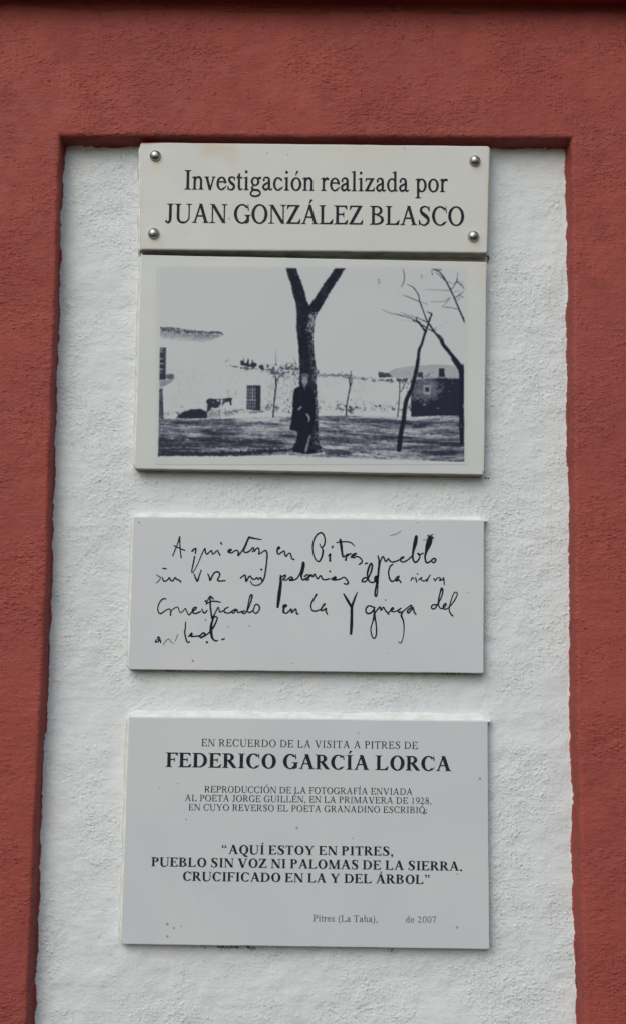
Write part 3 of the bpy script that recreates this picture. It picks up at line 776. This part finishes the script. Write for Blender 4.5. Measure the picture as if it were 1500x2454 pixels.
a += k((1216,498,10),(1232,520,10),(1246,496,9),(1276,490,10)); a += k((1286,500,10),(1270,516,10),(1300,510,10),(1310,490,10),(1316,556,10))
a = lines[2]
a += h((150,690,11),(120,694,11),(90,730,10),(75,780,10),(84,820,11),(105,830,11),(150,800,10),(180,786,9),(196,802,9),(195,848,11)); a += h((196,842,9),(206,800,8),(240,775,8),(266,770,8),(276,800,8),(292,820,8),(320,800,8),(336,780,8),(350,812,9),(370,842,11),(396,815,10),(430,790,12),(440,772,12),(416,776,12),(402,810,13),(430,830,12),(480,810,11))
a += h((492,790,11),(514,826,13),(542,800,10)); a += h((526,711,17),(530,714,17)); a += h((540,736,9),(582,715,11),(622,714,12),(666,723,10)); a += h((530,740,8),(558,682,11),(575,668,13),(600,692,12))
a += h((570,680,14),(572,760,14),(580,830,13),(586,875,15)); a += h((586,872,12),(610,840,11),(630,798,10),(646,770,9),(656,800,10),(664,816,10),(702,800,10)); a += h((740,770,10),(710,786,11),(704,814,12),(740,826,11),(776,810,11))
a += h((806,788,11),(776,810,12),(790,826,12),(820,790,12),(832,820,12),(870,808,11)); a += h((896,800,11),(870,820,12),(900,826,12),(930,780,11),(958,704,12),(966,654,14),(946,668,11),(930,740,10),(920,800,11),(940,820,11),(974,802,10)); a += h((974,804,11),(998,746,10),(1028,752,12),(1036,790,12),(1002,828,11),(974,806,10))
a += h((1264,776,14),(1290,752,18),(1264,756,18),(1264,790,17),(1262,816,15),(1290,826,12),(1322,800,12),(1336,786,12),(1340,822,13),(1360,800,12),(1380,788,12),(1386,830,12),(1402,832,12))
a += k((110,650,16),(86,690,12),(62,740,12),(66,790,12),(95,808,12),(140,794,11)); a += k((150,790,10),(176,748,12),(192,738,13),(168,766,12),(152,800,12),(180,796,12),(200,780,12),(200,810,12),(211,835,12))
a += k((368,645,12),(400,700,20),(440,768,20)); a += k((495,628,8),(470,690,16),(445,765,21),(442,850,22),(440,940,24),(435,1022,20))
a += k((650,770,12),(602,756,12),(575,790,13),(586,826,13),(622,824,13),(652,790,13),(660,770,10)); a += k((654,790,12),(656,850,20),(640,910,10),(622,975,10),(635,1046,11),(658,1062,11),(675,1020,12),(672,930,11),(657,850,16))
a += k((655,832,10),(690,785,12),(712,768,12),(718,800,12),(742,770,11),(760,800,12),(792,836,14)); a += k((760,700,8),(764,704,8)); a += k((792,816,10),(836,786,11),(826,774,11),(810,800,12),(840,812,11),(882,798,11))
a += k((906,780,12),(885,800,13),(890,820,13),(922,814,13),(910,850,16),(930,900,12),(936,980,9),(926,1060,7),(906,1108,8),(884,1098,7)); a += k((930,806,10),(1000,752,11),(1004,772,12),(970,802,13),(976,826,12),(1012,788,12),(1022,770,11),(1030,810,12),(1048,838,12))
a += k((1246,745,11),(1206,750,12),(1195,775,12),(1220,786,12),(1250,750,11),(1286,680,11),(1302,622,12),(1292,590,16),(1275,640,12),(1260,720,12),(1270,770,11),(1300,782,11),(1332,750,11),(1326,734,11),(1306,760,12),(1320,790,11),(1360,770,10),(1410,710,10),(1438,650,10),(1430,628,9),(1406,640,9),(1376,720,9),(1362,790,10),(1376,830,12),(1396,852,13))
a = lines[3]
a += h((60,1078,10),(54,1100,10),(84,1090,11),(96,1070,11),(82,1050,13),(76,1072,11),(100,1086,11),(101,1106,10)); faint += h((125,1125,6),(160,1080,7),(182,1070,7),(202,1100,7),(226,1112,7)); faint += h((240,1092,7),(266,1025,6))
a += h((338,910,9),(335,970,10),(330,1010,12),(345,1080,12),(360,1103,12),(376,1095,10)); a += h((368,1046,12),(398,1015,16),(390,1044,15),(430,1044,11),(470,1040,12)); a += h((466,1050,11),(500,1015,13),(522,1022,13),(500,1052,13),(474,1056,13),(510,1046,12),(560,1010,11),(600,960,15),(630,900,12),(636,868,12),(612,860,12),(594,892,15),(580,940,20),(578,1000,24),(590,1060,18),(615,1086,13),(640,1086,12))
a += h((538,1100,18),(542,1102,18)); a += h((682,1076,13),(704,1068,11)); a += h((525,888,9),(528,891,9)); faint += h((736,955,7),(740,956,7)); faint += h((936,945,9),(940,947,9))
for q in lines: flat('handwriting', q, y3, t3, o3, M_INKHAND)
flat('handwriting', faint, y3, t3, o3, M_INKFAINT)

# ------------------------------------------------------------------ the old photograph printed on the second plaque
X0, Y0, PW, PH = 374, 638, 744, 476
yy, xx = np.mgrid[0:PH, 0:PW]; PX = xx + X0 + .5; PY = yy + Y0 + .5
ink = np.zeros((PH, PW))
fine = fbm(PX / 3.2, PY / 3.2, 51, 2) * 2; mid = fbm(PX / 9, PY / 9, 53, 3) * 2; big = fbm(PX / 45, PY / 45, 57, 2) * 2
def put(m, v):
    global ink
    ink = ink * (1 - m) + v * m
def soft(d): return np.clip(d + .5, 0, 1)
class Z_:
    def __init__(s, x0, y0): s.x0, s.y0 = x0, y0
    def pts(s, q): return [(s.x0 + p[0] / 3.846, s.y0 + p[1] / 3.846) + ((p[2] / 3.846,) if len(p) > 2 else ()) for p in q]
    def poly(s, *q, rag=.8, blur=1.0):
        P = s.pts(q); gx = PX + rag * fine * 2; gy = PY + rag * np.roll(fine, 17, 1) * 2
        ins = np.zeros(PX.shape, bool); dist = np.full(PX.shape, 1e9)
        for i in range(len(P)):
            (x1, y1), (x2, y2) = P[i - 1][:2], P[i][:2]
            c_ = ((y1 > gy) != (y2 > gy)) & (gx < (x2 - x1) * (gy - y1) / ((y2 - y1) if y2 != y1 else 1e-9) + x1); ins ^= c_
            dist = np.minimum(dist, segd(gx, gy, x1, y1, x2, y2))
        return soft(np.where(ins, dist, -dist) / blur)
    def line(s, *q, rag=.4):
        P = spline(s.pts(q), 5) if len(q) > 2 else [np.array(p) for p in s.pts(q)]
        gx = PX + rag * fine * 2; gy = PY + rag * np.roll(fine, 17, 1) * 2; best = np.full(PX.shape, -9.)
        xs_ = [p[0] for p in P]; ys_ = [p[1] for p in P]; m_ = max(p[2] for p in P) + 4
        i0, i1 = max(0, int(min(ys_) - m_ - Y0)), min(PH, int(max(ys_) + m_ - Y0) + 1); j0, j1 = max(0, int(min(xs_) - m_ - X0)), min(PW, int(max(xs_) + m_ - X0) + 1)
        if i1 <= i0 or j1 <= j0: return np.zeros(PX.shape)
        gx = gx[i0:i1, j0:j1]; gy = gy[i0:i1, j0:j1]; b_ = best[i0:i1, j0:j1]
        for p, q_ in zip(P[:-1], P[1:]):
            b_ = np.maximum(b_, (p[2] + q_[2]) / 4 - segd(gx, gy, p[0], p[1], q_[0], q_[1]))
        out = np.zeros(PX.shape); out[i0:i1, j0:j1] = soft(b_); return out
    def blob(s, x, y, rx, ry, rag=.25):
        d_ = 1 - np.hypot((PX - s.x0 - x / 3.846) / (rx / 3.846), (PY - s.y0 - y / 3.846) / (ry / 3.846)) + rag * (fine + mid)
        return np.clip(d_ * min(rx, ry) / 3.846 + .5, 0, 1)
def segd(gx, gy, x1, y1, x2, y2):
    dx, dy = x2 - x1, y2 - y1; L = dx * dx + dy * dy or 1e-9
    t = np.clip(((gx - x1) * dx + (gy - y1) * dy) / L, 0, 1)
    return np.hypot(gx - x1 - t * dx, gy - y1 - t * dy)
A_, B_, C_, D_ = Z_(370, 630), Z_(740, 630), Z_(370, 860), Z_(740, 860)
Q_ = Z_(0, 0); Q_.pts = lambda q: [tuple(p) for p in q]      # plain photo pixels
def sel(lo, hi, n=None):
    n = fine + .7 * mid if n is None else n
    return np.clip((n - lo) / (hi - lo), 0, 1)
# hills
put(D_.poly((735,118),(780,95),(830,82),(980,64),(1130,52),(1260,54),(1390,66),(1390,190),(765,172), rag=.3), .26 + .06 * mid + .05 * big)
# roof edge of the house at the left
ro = A_.poly((60,590),(150,592),(250,606),(350,618),(450,626),(505,640),(540,626),(600,632),(645,660),(600,682),(520,716),(450,738),(380,722),(200,712),(60,696), rag=1.0)
ed = np.interp(PX, [385, 460, 530, 540], [783, 792, 795, 800]); dpt = np.clip((PY - ed) / 26, 0, 1)
put(ro, np.clip(.62 - .45 * dpt + .35 * fine * (1 - dpt) + .1 * mid, .1, .95))
put(A_.line((60,592,7),(150,598,9),(250,610,8),(350,624,9),(440,632,7), rag=.8) * sel(-.3, .2), .85)
for (x, y, r) in ((150,628,34), (310,636,40), (540,640,26), (605,642,24), (230,640,20), (100,615,26)): put(A_.blob(x, y, r, r * .35, .5) * .8, .85)
for (x, y) in ((165,634), (110,640), (270,640), (560,655), (330,655), (600,660)): put(A_.blob(x, y, 18, 7, .5) * .8, .12)
# windows of that house
put(A_.poly((50,780),(112,780),(108,1100),(50,1100), rag=.5), .9); put(C_.poly((48,0),(105,0),(103,190),(48,190), rag=.5), .92)
for y in (790, 812, 878, 922, 975): put(A_.poly((50,y),(84,y),(84,y+12),(50,y+12), rag=.5) * .8, .25)
put(A_.line((98,800,6),(98,990,6)) * .4, .5)
for y in (38, 88, 120): put(C_.poly((48,y),(78,y),(78,y+10),(48,y+10), rag=.5) * .7, .35)
put(C_.poly((50,192),(186,188),(160,216),(105,248),(50,270), rag=.5), .45 + .12 * mid); put(C_.line((50,200,7),(185,186,6)), .12)
put(C_.blob(150, 160, 38, 24, .4), .93); put(C_.line((110,170,9),(150,186,10),(182,180,6)), .8)
put(C_.poly((46,275),(80,272),(90,550),(44,552), rag=.6), .84 + .2 * fine)
# top of the long wall, with plants
put(C_.line((700,62,8),(760,76,14),(860,86,18),(960,90,20),(1080,98,18),(1200,86,16),(1345,96,14), rag=1.6) * sel(-.35, .05), .85)
put(C_.line((780,100,16),(900,108,20),(1100,118,24), rag=2) * sel(0, .5) * .7, .6)
for (x, y, rx, ry) in ((815,38,20,30), (868,54,26,20), (912,56,38,26), (985,76,22,22), (868,24,8,22), (1048,66,8,18), (825,10,6,20), (905,30,8,20)): put(C_.blob(x, y, rx, ry, .5), .93)
put(C_.line((690,10,9),(665,20,8),(660,45,6),(680,68,5), rag=1) * sel(-.3, .2), .6)
for x in (1010, 1030, 1060, 1080): put(C_.line((x,80,5),(x+4,44,3)) * .6, .6)
put(A_.line((1122,945,8),(1122,880,5),(1120,808,3)), .7); put(A_.blob(1122, 938, 14, 10, .5), .8); put(A_.line((1284,868,4),(1300,910,5),(1318,948,5)), .6)
put(D_.line((62,150,22),(120,155,20),(240,150,24),(360,165,26),(480,180,22),(640,196,22),(800,204,26),(980,222,26), rag=2.2) * sel(-.45, .1), .88)
put(D_.line((300,112,5),(300,140,10)) * .7, .7); put(D_.blob(85, 122, 14, 20, .5), .7)
put(D_.poly((635,120),(740,134),(768,166),(640,172), rag=.7), .9); put(D_.line((645,135,4),(745,150,4)) * .6, .35)
put(D_.poly((765,180),(980,176),(980,225),(840,226), rag=1.2) * sel(-.6, -.1), .82)
# weathered whitewash on the long wall
put(((PY > np.interp(PX, [540, 700, 900, 985], [884, 890, 905, 918])) & (PY < 992) & (PX > 400) & (PX < 990)) * np.clip(.35 + mid + .5 * big, 0, 1) * .5, .16)
put(((PX > 640) & (PX < 715) & (PY > 900) & (PY < 985)) * sel(.0, .6) * .5, .45)
# low growth at the foot of the wall
foot = np.interp(PX, [390, 440, 560, 640, 690, 820, 960, 1112], [998, 992, 990, 982, 978, 985, 985, 990])
put(np.clip(1 - np.abs(PY - foot + 4) / 7, 0, 1) * sel(.02, .35) * np.interp(PX, [380, 500, 680, 700, 760, 830, 880, 960, 990], [.8, .9, .9, 1, .9, .9, .7, .6, 0]), .8)
put(((PX > 760) & (PX < 985)) * np.clip(1 - np.abs(PY - 974) / 16, 0, 1) * sel(.42, .7), .8); put(((PX > 640) & (PX < 705)) * np.clip(1 - np.abs(PY - 976) / 14, 0, 1) * sel(.2, .55), .75)
put(D_.blob(650, 432, 12, 9), .9); put(D_.blob(388, 378, 6, 6), .7); put(D_.blob(380, 470, 24, 26, .7), .8); put(D_.blob(436, 448, 8, 12, .5), .8)
put(C_.blob(255, 440, 14, 10, .6) * .5, .5); put(C_.blob(720, 300, 40, 40, .8) * sel(.3, .8) * .6, .4)
put(C_.blob(1240, 150, 90, 90, .6) * sel(.15, .5) * .7, .6); put(C_.blob(1210, 120, 120, 50, .5) * sel(0, .4), .75); put(C_.blob(1240, 440, 50, 50, .6) * sel(.1, .5), .75)
# dark building at the right
put(D_.poly((938,545),(934,400),(945,270),(968,196),(1060,186),(1250,176),(1390,182),(1390,528),(1200,524),(1060,530), rag=.6), .95)
put(D_.blob(1060, 280, 140, 110, .5) * .7, np.clip(.55 + .35 * fine + .2 * mid, .2, .95)); put(D_.poly((1140,200),(1160,200),(1150,380),(1136,380)) * .5, .6)
put(D_.poly((1050,240),(1118,240),(1118,328),(1055,328), rag=.8) * .8, .30); put(D_.poly((1068,262),(1104,262),(1104,304),(1068,304), rag=.4), .93)
put(D_.poly((1195,88),(1248,88),(1244,118),(1254,168),(1195,168), rag=.5), .95); put(D_.poly((1000,128),(1046,122),(1046,168),(1000,168), rag=.6), .9)
put(D_.line((985,190,9),(1100,182,9),(1250,176,8),(1390,182,8), rag=1.5) * sel(-.2, .2), .5)
for (x, y, r) in ((1298,402,6), (1060,420,14), (1290,300,7), (1188,455,8), (1320,220,5)): put(D_.blob(x, y, r, r * .6, .5) * .6, .35)
# the ground
gt = np.interp(PX, [380, 430, 470, 600, 660, 830, 960, 985, 1112], [1004, 1003, 1005, 1001, 999, 996, 997, 999, 996]); gb = np.interp(PX, [380, 560, 690, 740, 800, 900, 1112], [1093, 1093, 1090, 1097, 1097, 1101, 1106.5])
G_ = soft((PY - gt) / 1.5 + fine) * soft((gb - PY) / 1.2 + 1.2 * fine)
sk = PY - .035 * (PX - 700) + 3 * np.sin(PX / 90)
st1 = fbm(PX / 38, sk / 3.6, 61, 3) * 2; st2 = fbm(PX / 90, sk / 10, 63, 3) * 2; rip = fbm(PX / 8, sk / 2.6, 67, 2) * 2
v = (PY - gt) / (gb - gt)
side = np.interp(PX, [380, 470, 640, 760, 900, 1112], [.70, .66, .55, .50, .58, .70])
base_ = side - .03 + .58 * st2 + .36 * st1 + .22 * rip + .12 * fine
base_ -= .30 * np.clip(1 - v / .16, 0, 1) * np.interp(PX, [380, 560, 640, 960], [.1, .4, 1, 1])
base_ -= .28 * np.clip((v - .80) / .12, 0, 1) * np.interp(PX, [700, 780, 1112], [0, 1, .55]); base_ += .14 * np.clip(1 - np.abs(v - .62) / .22, 0, 1)
put(G_, np.clip(base_, .10, .92))
put(D_.line((440,556,10),(620,566,10),(800,572,10),(1000,578,12),(1380,592,10), rag=1.5) * sel(-.5, .1, st1), .82); put(D_.line((240,632,6),(400,630,7),(520,640,5), rag=1), .72)
put(D_.line((130,735,14),(400,752,10),(780,745,12),(1100,752,16),(1380,740,18), rag=2) * sel(-.4, .2, st1), .80); put(C_.line((50,665,10),(200,665,12),(330,690,10), rag=2) * sel(-.4, .2), .85)
put(C_.line((50,790,14),(330,790,12),(600,770,10), rag=2) * sel(-.3, .3), .82); put(C_.line((60,600,14),(250,610,16),(480,600,10), rag=2) * sel(-.3, .4, st1), .78)
for (p, q_) in (((70,630),(135,585)), ((800,750),(820,720))): put(C_.line(p + (7,), q_ + (6,), rag=1) * .8, .12)
for (x, y) in ((165,735), (310,745), (880,690), (560,660), (340,690), (700,640)): put(C_.blob(x, y, 16, 7, .6) * .7, .10)
# the tree's shadow along the lower edge
put(C_.line((45,880,32),(300,876,34),(560,876,36),(800,870,40),(1000,858,40),(1150,844,34),(1290,836,30), rag=2.2), .94)
put(C_.line((640,835,14),(850,815,14),(1100,836,10), rag=3) * sel(-.1, .4), .85)
put(D_.blob(280, 862, 110, 26, .5) * .9, .88); put(D_.blob(340, 872, 40, 12, .5), .9); put(D_.blob(500, 858, 26, 9, .5), .85); put(D_.blob(180, 840, 50, 10, .6), .8); put(D_.line((100,790,8),(270,808,6), rag=2) * .8, .75)
put(D_.line((560,828,10),(800,832,10), rag=2) * .8, .82); put(D_.blob(960, 850, 30, 8, .6), .85); put(D_.blob(635, 880, 16, 7, .6), .8)
put(D_.line((1110,928,6),(1250,938,7),(1425,944,7), rag=1), .9)
# resting animal and the dappled one standing by the wall
put(C_.poly((200,545),(225,515),(262,494),(340,463),(430,460),(470,478),(500,505),(490,548),(340,552), rag=.6), .95)
put(C_.blob(545, 508, 54, 46, .3), np.clip(.26 + .22 * fine + .1 * mid, .1, .6)); put(C_.blob(548, 505, 22, 20, .5) * .6, .5); put(C_.blob(690, 500, 40, 24, .6) * .7, .5)
put(C_.poly((478,390),(490,372),(515,364),(560,368),(600,368),(640,366),(690,358),(725,356),(712,398),(718,430),(702,428),(690,396),(652,404),(632,440),(610,442),(572,455),(532,448),(520,470),(505,482),(478,502),(494,430), rag=.5), .92)
put(C_.blob(590, 386, 12, 10, .4) * .9, .2); put(C_.blob(624, 396, 9, 28, .3), .08); put(C_.blob(645, 384, 7, 5), .4); put(C_.blob(605, 432, 8, 8, .3), .15); put(C_.blob(548, 400, 8, 5, .5) * .6, .4)
for q_ in (((624,430,16),(618,490,13),(634,556,11)), ((644,425,14),(638,490,12),(650,545,10))): put(C_.line(*q_), .04)
put(C_.line((604,470,6),(608,545,6)) * .8, .7); put(C_.line((629,470,4),(638,530,4)) * .8, .6); put(C_.line((655,460,6),(662,535,6)) * .8, .65)
# barred window
put(C_.poly((855,245),(982,243),(980,478),(852,466), rag=.35), .93)
for x in (868, 886, 910, 930): put(C_.line((x,262,5),(x - 2,460,5), rag=.5) * .75, .30)
for y in (285, 314, 345, 378, 410, 440): put(C_.line((856,y,6),(938,y + 1,5), rag=.5) * .7, .32)
put(C_.line((908,266,7),(906,380,7)), .2); put(C_.line((856,378,7),(940,380,7)), .2); put(C_.line((860,482,10),(1000,482,9), rag=.6) * .9, .3); put(C_.line((880,496,8),(1010,486,14), rag=1) * .8, .75)
# young trees against the wall
put(C_.line((1096,536,15),(1104,430,13),(1118,300,14),(1124,230,16),(1118,170,14)), .94); put(C_.line((1128,195,12),(1150,172,10),(1178,140,10),(1200,118,6)), .9)
for q_ in (((1118,180,10),(1122,140,8),(1150,100,6)), ((1178,140,6),(1240,120,4)), ((1120,150,6),(1090,110,4)), ((1178,140,5),(1200,170,4),(1230,190,3))): put(C_.line(*q_), .8)
put(D_.line((343,526,14),(346,430,12),(364,330,12),(378,260,14),(370,180,14)), .94); put(D_.line((380,255,9),(394,215,9),(386,180,8)), .9); put(D_.line((375,180,10),(385,140,8),(388,110,5)), .88); put(D_.line((388,150,6),(410,165,5)), .8)
put(D_.line((815,532,11),(828,400,9),(834,300,9),(834,210,9)), .9); put(D_.line((848,302,8),(866,260,9),(884,226,8)), .88); put(D_.line((838,300,6),(850,300,6)), .85)
# slanting trees
dk = .97
put(B_.line((1075,618,24),(1056,680,22),(1040,740,24),(1012,810,28),(1005,880,28),(990,960,30),(985,1010,32)), dk); put(D_.line((1005,0,34),(990,90,34),(962,210,36),(938,290,36),(900,370,40),(882,450,40),(870,560,42),(846,680,44),(838,740,48),(828,836,44)), dk)
put(B_.line((1075,635,22),(1040,590,16),(1008,548,20),(960,536,9)), dk); put(B_.line((1005,548,14),(985,515,12),(992,500,8)), dk)
put(B_.line((985,540,9),(930,508,8),(830,480,9),(740,460,5),(672,430,3)), .88); put(B_.line((985,545,6),(900,532,4),(800,535,2)) * .6, .5)
put(B_.line((1075,620,16),(1095,570,16),(1112,510,17),(1128,472,14),(1112,462,10),(1090,450,8)), dk)
put(B_.line((1405,1010,48),(1385,950,44),(1345,890,38),(1280,810,34),(1232,750,34),(1205,700,22),(1160,645,18),(1110,570,16),(1075,510,12),(1050,440,11),(1020,358,10),(1005,295,9),(960,228,8),(905,200,4)), dk)
put(B_.line((1160,640,15),(1100,610,10),(1040,572,10)), dk); put(B_.line((1160,650,12),(1205,672,11),(1232,710,12),(1240,750,14)), dk); put(B_.line((1090,548,10),(1000,508,7),(920,486,5),(840,455,3)), .85)
put(B_.line((1018,358,8),(950,330,7),(900,308,7),(862,300,4)), .82); put(B_.line((862,300,3),(790,262,2),(840,235,2)) * .5, .5); put(B_.line((1160,630,8),(1164,595,6)) * .9, .7); put(B_.line((1175,600,3),(1230,570,3),(1280,542,3)) * .5, .6)
put(D_.poly((1300,-2),(1335,-2),(1390,68),(1424,42),(1427,140),(1424,780),(1388,786),(1378,560),(1384,190),(1372,100), rag=.5), dk)
for q_ in (((1375,764,6),(1377,770,6)), ((1418,420,4),(1418,450,4)), ((1400,600,3),(1402,640,3))): put(D_.line(*q_) * .7, .3)
put(B_.line((1432,545,18),(1395,460,15),(1350,355,14),(1305,255,14),(1260,170,14),(1220,105,12),(1175,70,10),(1130,56,5)), .96); put(B_.line((1280,200,8),(1220,130,7),(1165,90,6)), .85)
put(B_.line((1215,60,12),(1180,66,12),(1160,56,8)) * .8, .85)
tw = [((1305,255,5),(1335,210,7),(1358,165,8),(1365,120,4),(1372,85,3)), ((1358,168,8),(1390,195,8),(1432,240,7)), ((1305,256,4),(1220,252,3),(1120,246,2),(1040,246,1)), ((1340,330,6),(1380,295,7),(1424,262,4)),
      ((1380,300,6),(1415,315,6)), ((1365,425,5),(1300,412,5),(1225,405,4)), ((1300,320,4),(1240,355,4),(1120,356,3)), ((866,55,5),(876,120,7),(872,170,7),(850,222,5)), ((1130,70,5),(1135,110,6)), ((1035,110,5),(1038,140,5)),
      ((1350,355,5),(1390,325,4)), ((1260,168,4),(1330,190,3),(1390,170,3)), ((1020,360,4),(1090,380,3)), ((1225,405,3),(1290,340,3)), ((1395,210,4),(1415,175,3)), ((1340,262,3),(1380,258,3))]
for q_ in tw: put(B_.line(*[(p[0], p[1], p[2] * 1.35 + 1) for p in q_], rag=.5) * .9, .72)
for _ in range(16):
    x, y = random.uniform(800, 1400), random.uniform(60, 400); dx, dy = random.uniform(-70, 70), random.uniform(-50, 30)
    put(B_.line((x, y, 3), (x + dx * .5, y + dy * .5 + 6, 3), (x + dx, y + dy, 2), rag=.8) * sel(-.3, .2) * .55, .5)
put(B_.line((628,158,5),(645,152,6),(640,168,5),(652,182,6),(636,192,5)), .75); put(B_.line((715,65,3),(690,120,3)) * sel(-.2, .3) * .6, .5); put(B_.line((800,165,4),(850,185,4),(940,210,4)) * sel(-.2, .3) * .6, .5)
# the forked tree
tree = A_.poly((1212,42),(1308,42),(1330,110),(1362,190),(1385,270),(1405,345),(1425,390),(1442,370),(1490,302),(1560,195),(1620,112),(1663,46),(1760,46),(1722,110),(1664,198),(1606,292),(1572,350),(1532,422),(1502,468),(1482,520),(1470,600),(1465,700),(1470,820),(1480,900),(1480,1100),(1338,1100),(1335,900),(1330,790),(1318,680),(1308,590),(1311,520),(1312,430),(1298,360),(1275,280),(1255,185),(1232,130), rag=.7)
lower = C_.poly((1338,-4),(1478,-4),(1490,80),(1492,200),(1498,330),(1508,470),(1512,600),(1508,700),(1520,790),(1575,850),(1500,868),(1400,880),(1280,862),(1255,845),(1300,770),(1330,640),(1335,250), rag=.7)
put(tree, np.clip(.975 + .05 * mid, 0, 1)); put(lower, np.clip(.97 + .05 * mid, 0, 1))
lich = A_.poly((1430,455),(1500,470),(1482,520),(1468,600),(1460,640),(1410,650),(1405,590),(1425,520), rag=2.0); put(lich * sel(-.15, .25) * .9, .30)
edge_x = np.interp(PY, [740, 760, 790, 830, 870, 930, 1000, 1060, 1085], [757, 754, 752, 752, 755, 758, 760, 762, 768])
rs = np.clip(1 - (edge_x - PX) / 15, 0, 1) * ((PX > 728) & (PX < 790) & (PY > 748) & (PY < 1082))
put(np.maximum(tree, lower) * rs * sel(.05, .45) * .75, .35)
put(np.maximum(tree, lower) * np.clip(1 - (PX - np.interp(PY, [640, 700, 740, 800, 880, 960], [686, 702, 711, 710, 716, 717])) / 6, 0, 1) * sel(-.2, .5) * .35, .55)
# the man in the long coat leaning on it
put(C_.poly((1345,248),(1292,272),(1277,350),(1274,460),(1264,560),(1246,655),(1320,672),(1400,690),(1452,690),(1474,600),(1488,450),(1474,320),(1450,268),(1415,252), rag=.4), .985)
put(C_.poly((1320,668),(1312,770),(1262,840),(1262,858),(1330,862),(1385,872),(1398,830),(1428,700),(1400,684), rag=.4), .975)
put(C_.poly((1428,706),(1442,712),(1418,790),(1408,848),(1384,868),(1392,820), rag=.8) * .85, .42); put(C_.blob(1262, 848, 18, 7, .4) * .7, .45)
put(C_.blob(1392, 158, 40, 28, .1), .90); put(C_.blob(1388, 200, 27, 44, .08), .40); put(C_.poly((1352,150),(1368,136),(1412,136),(1428,156),(1424,176),(1400,164),(1368,166),(1354,178), rag=.3), .72)
put(C_.line((1366,186,5),(1380,186,5)) * .8, .75); put(C_.line((1398,186,5),(1412,187,5)) * .8, .75); put(C_.line((1390,190,4),(1393,208,5),(1388,212,4)) * .5, .6); put(C_.line((1376,228,4),(1398,228,4)) * .8, .7); put(C_.poly((1408,180),(1420,190),(1412,232),(1396,245),(1404,215)) * .5, .65)
put(C_.line((1360,192,5),(1360,215,5)) * .5, .6); put(C_.blob(1384, 252, 13, 8, .2) * .7, .35); put(C_.line((1384,258,5),(1390,285,5)) * .7, .6)
put(C_.line((1330,466,13),(1346,450,12),(1356,442,7)), .30); put(C_.line((1404,508,10),(1420,528,13),(1428,556,11),(1420,576,8)), .32); put(C_.line((1350,300,4),(1345,420,4)) * .3, .8); put(C_.line((1400,290,4),(1412,400,4),(1400,470,4)) * .25, .78); put(C_.line((1396,560,4),(1402,680,4)) * .25, .78)
# a scanned print: grain, and a trimmed edge on three sides
ink = np.clip(ink + .05 * fine * (ink > .05) * (ink < .9), 0, 1)
xl = np.interp(PY, [640, 1000, 1095], [386, 382, 379.5]); xr = np.interp(PY, [640, 1106], [1112.5, 1111.5])
ink *= soft(PX - xl + .5 * fine) * soft(xr - PX + .5 * fine) * soft(PY - np.interp(PX, [385, 1112], [641.5, 643.5])) * soft(1107.5 - PY)
ink = np.maximum(ink, .035 * soft((PX - xl) / 3) * soft((xr - PX) / 3) * soft((PY - 643) / 3) * soft((gb - PY) / 3))
def soften(a, k):
    b_ = a * (1 - k); 
    for ax in (0, 1): b_ = b_ + k / 4 * (np.roll(a, 1, ax) + np.roll(a, -1, ax))
    return b_
ink = soften(soften(soften(ink, .6), .6), .6)
pv = at_np(PX, PY, y2)
n = NT('printed_photograph')
paper = n.mix(n.ramp(n.noise(7, 5, .6, dist=.6), .35, .68), COOL_A, COOL_B)
tone = n.at('ink')
paper = n.mix(n.ramp(tone, .0, .03, 0, .5), paper, (.480, .522, .540, 1))
cr = n.n('ShaderNodeMapRange', clamp=True); n.l(tone, cr.inputs[0]); cr.inputs[1].default_value = .02; cr.inputs[2].default_value = .55
c = n.mix(cr.outputs[0], paper, (.143, .153, .198, 1))
cr = n.n('ShaderNodeMapRange', clamp=True); n.l(tone, cr.inputs[0]); cr.inputs[1].default_value = .55; cr.inputs[2].default_value = .98
c = n.mix(cr.outputs[0], c, (.0050, .0056, .019, 1))
M_PHOTO = n.fin(c, .5, None, .12)
ob = link_mesh('printed_photo', pv.reshape(-1, 3), grid_faces(PH, PW), M_PHOTO, t2, o2, smooth=False); flip(ob)
attr(ob, 'ink', ink.reshape(-1))
ob['label'] = 'black and white photograph of a man in a long coat by a forked tree'

# ------------------------------------------------------------------ black mould on the plaster under the plaques
def crumbs(px0, px1, py, n_, spread, seed):
    random.seed(seed); vs = []; fs = []
    for _ in range(n_):
        x = random.uniform(px0, px1); y = py + abs(random.gauss(0, spread)); r = random.uniform(.0003, .0010)
        p = np.array(at(x, y, NICHE - .0008)); b0 = len(vs)
        for dx, dy, dz in ((1.3, 0, .1), (-1.2, 0, -.2), (0, -.9, 0), (0, 1.2, 0), (.1, 0, .9), (-.2, 0, -.8)):
            vs.append(p + r * np.array((dx, dy, dz)) * random.uniform(.7, 1.2))
        for t in ((0, 4, 2), (4, 1, 2), (1, 5, 2), (5, 0, 2), (4, 0, 3), (1, 4, 3), (5, 1, 3), (0, 5, 3)): fs.append(tuple(b0 + q for q in t))
    return vs, fs
vs, fs = [], []
for args in ((520, 615, 2268, 60, 3.5, 1), (925, 940, 2276, 7, 3, 2), (940, 952, 2281, 3, 2, 3), (420, 500, 2267, 8, 2, 4), (400, 432, 1607, 14, 1.2, 5), (1050, 1158, 1614, 18, 1.0, 6), (1166, 1172, 612, 14, 7, 7), (1160, 1170, 1144, 6, 2, 8), (336, 345, 1128, 6, 2, 9), (540, 565, 1131, 5, 1, 10)):
    v_, f_ = crumbs(*args); fs += [tuple(q + len(vs) for q in t) for t in f_]; vs += v_
mo = link_mesh('mould', vs, fs, M_MOULD, panel, WO); mo['kind'] = 'stuff'
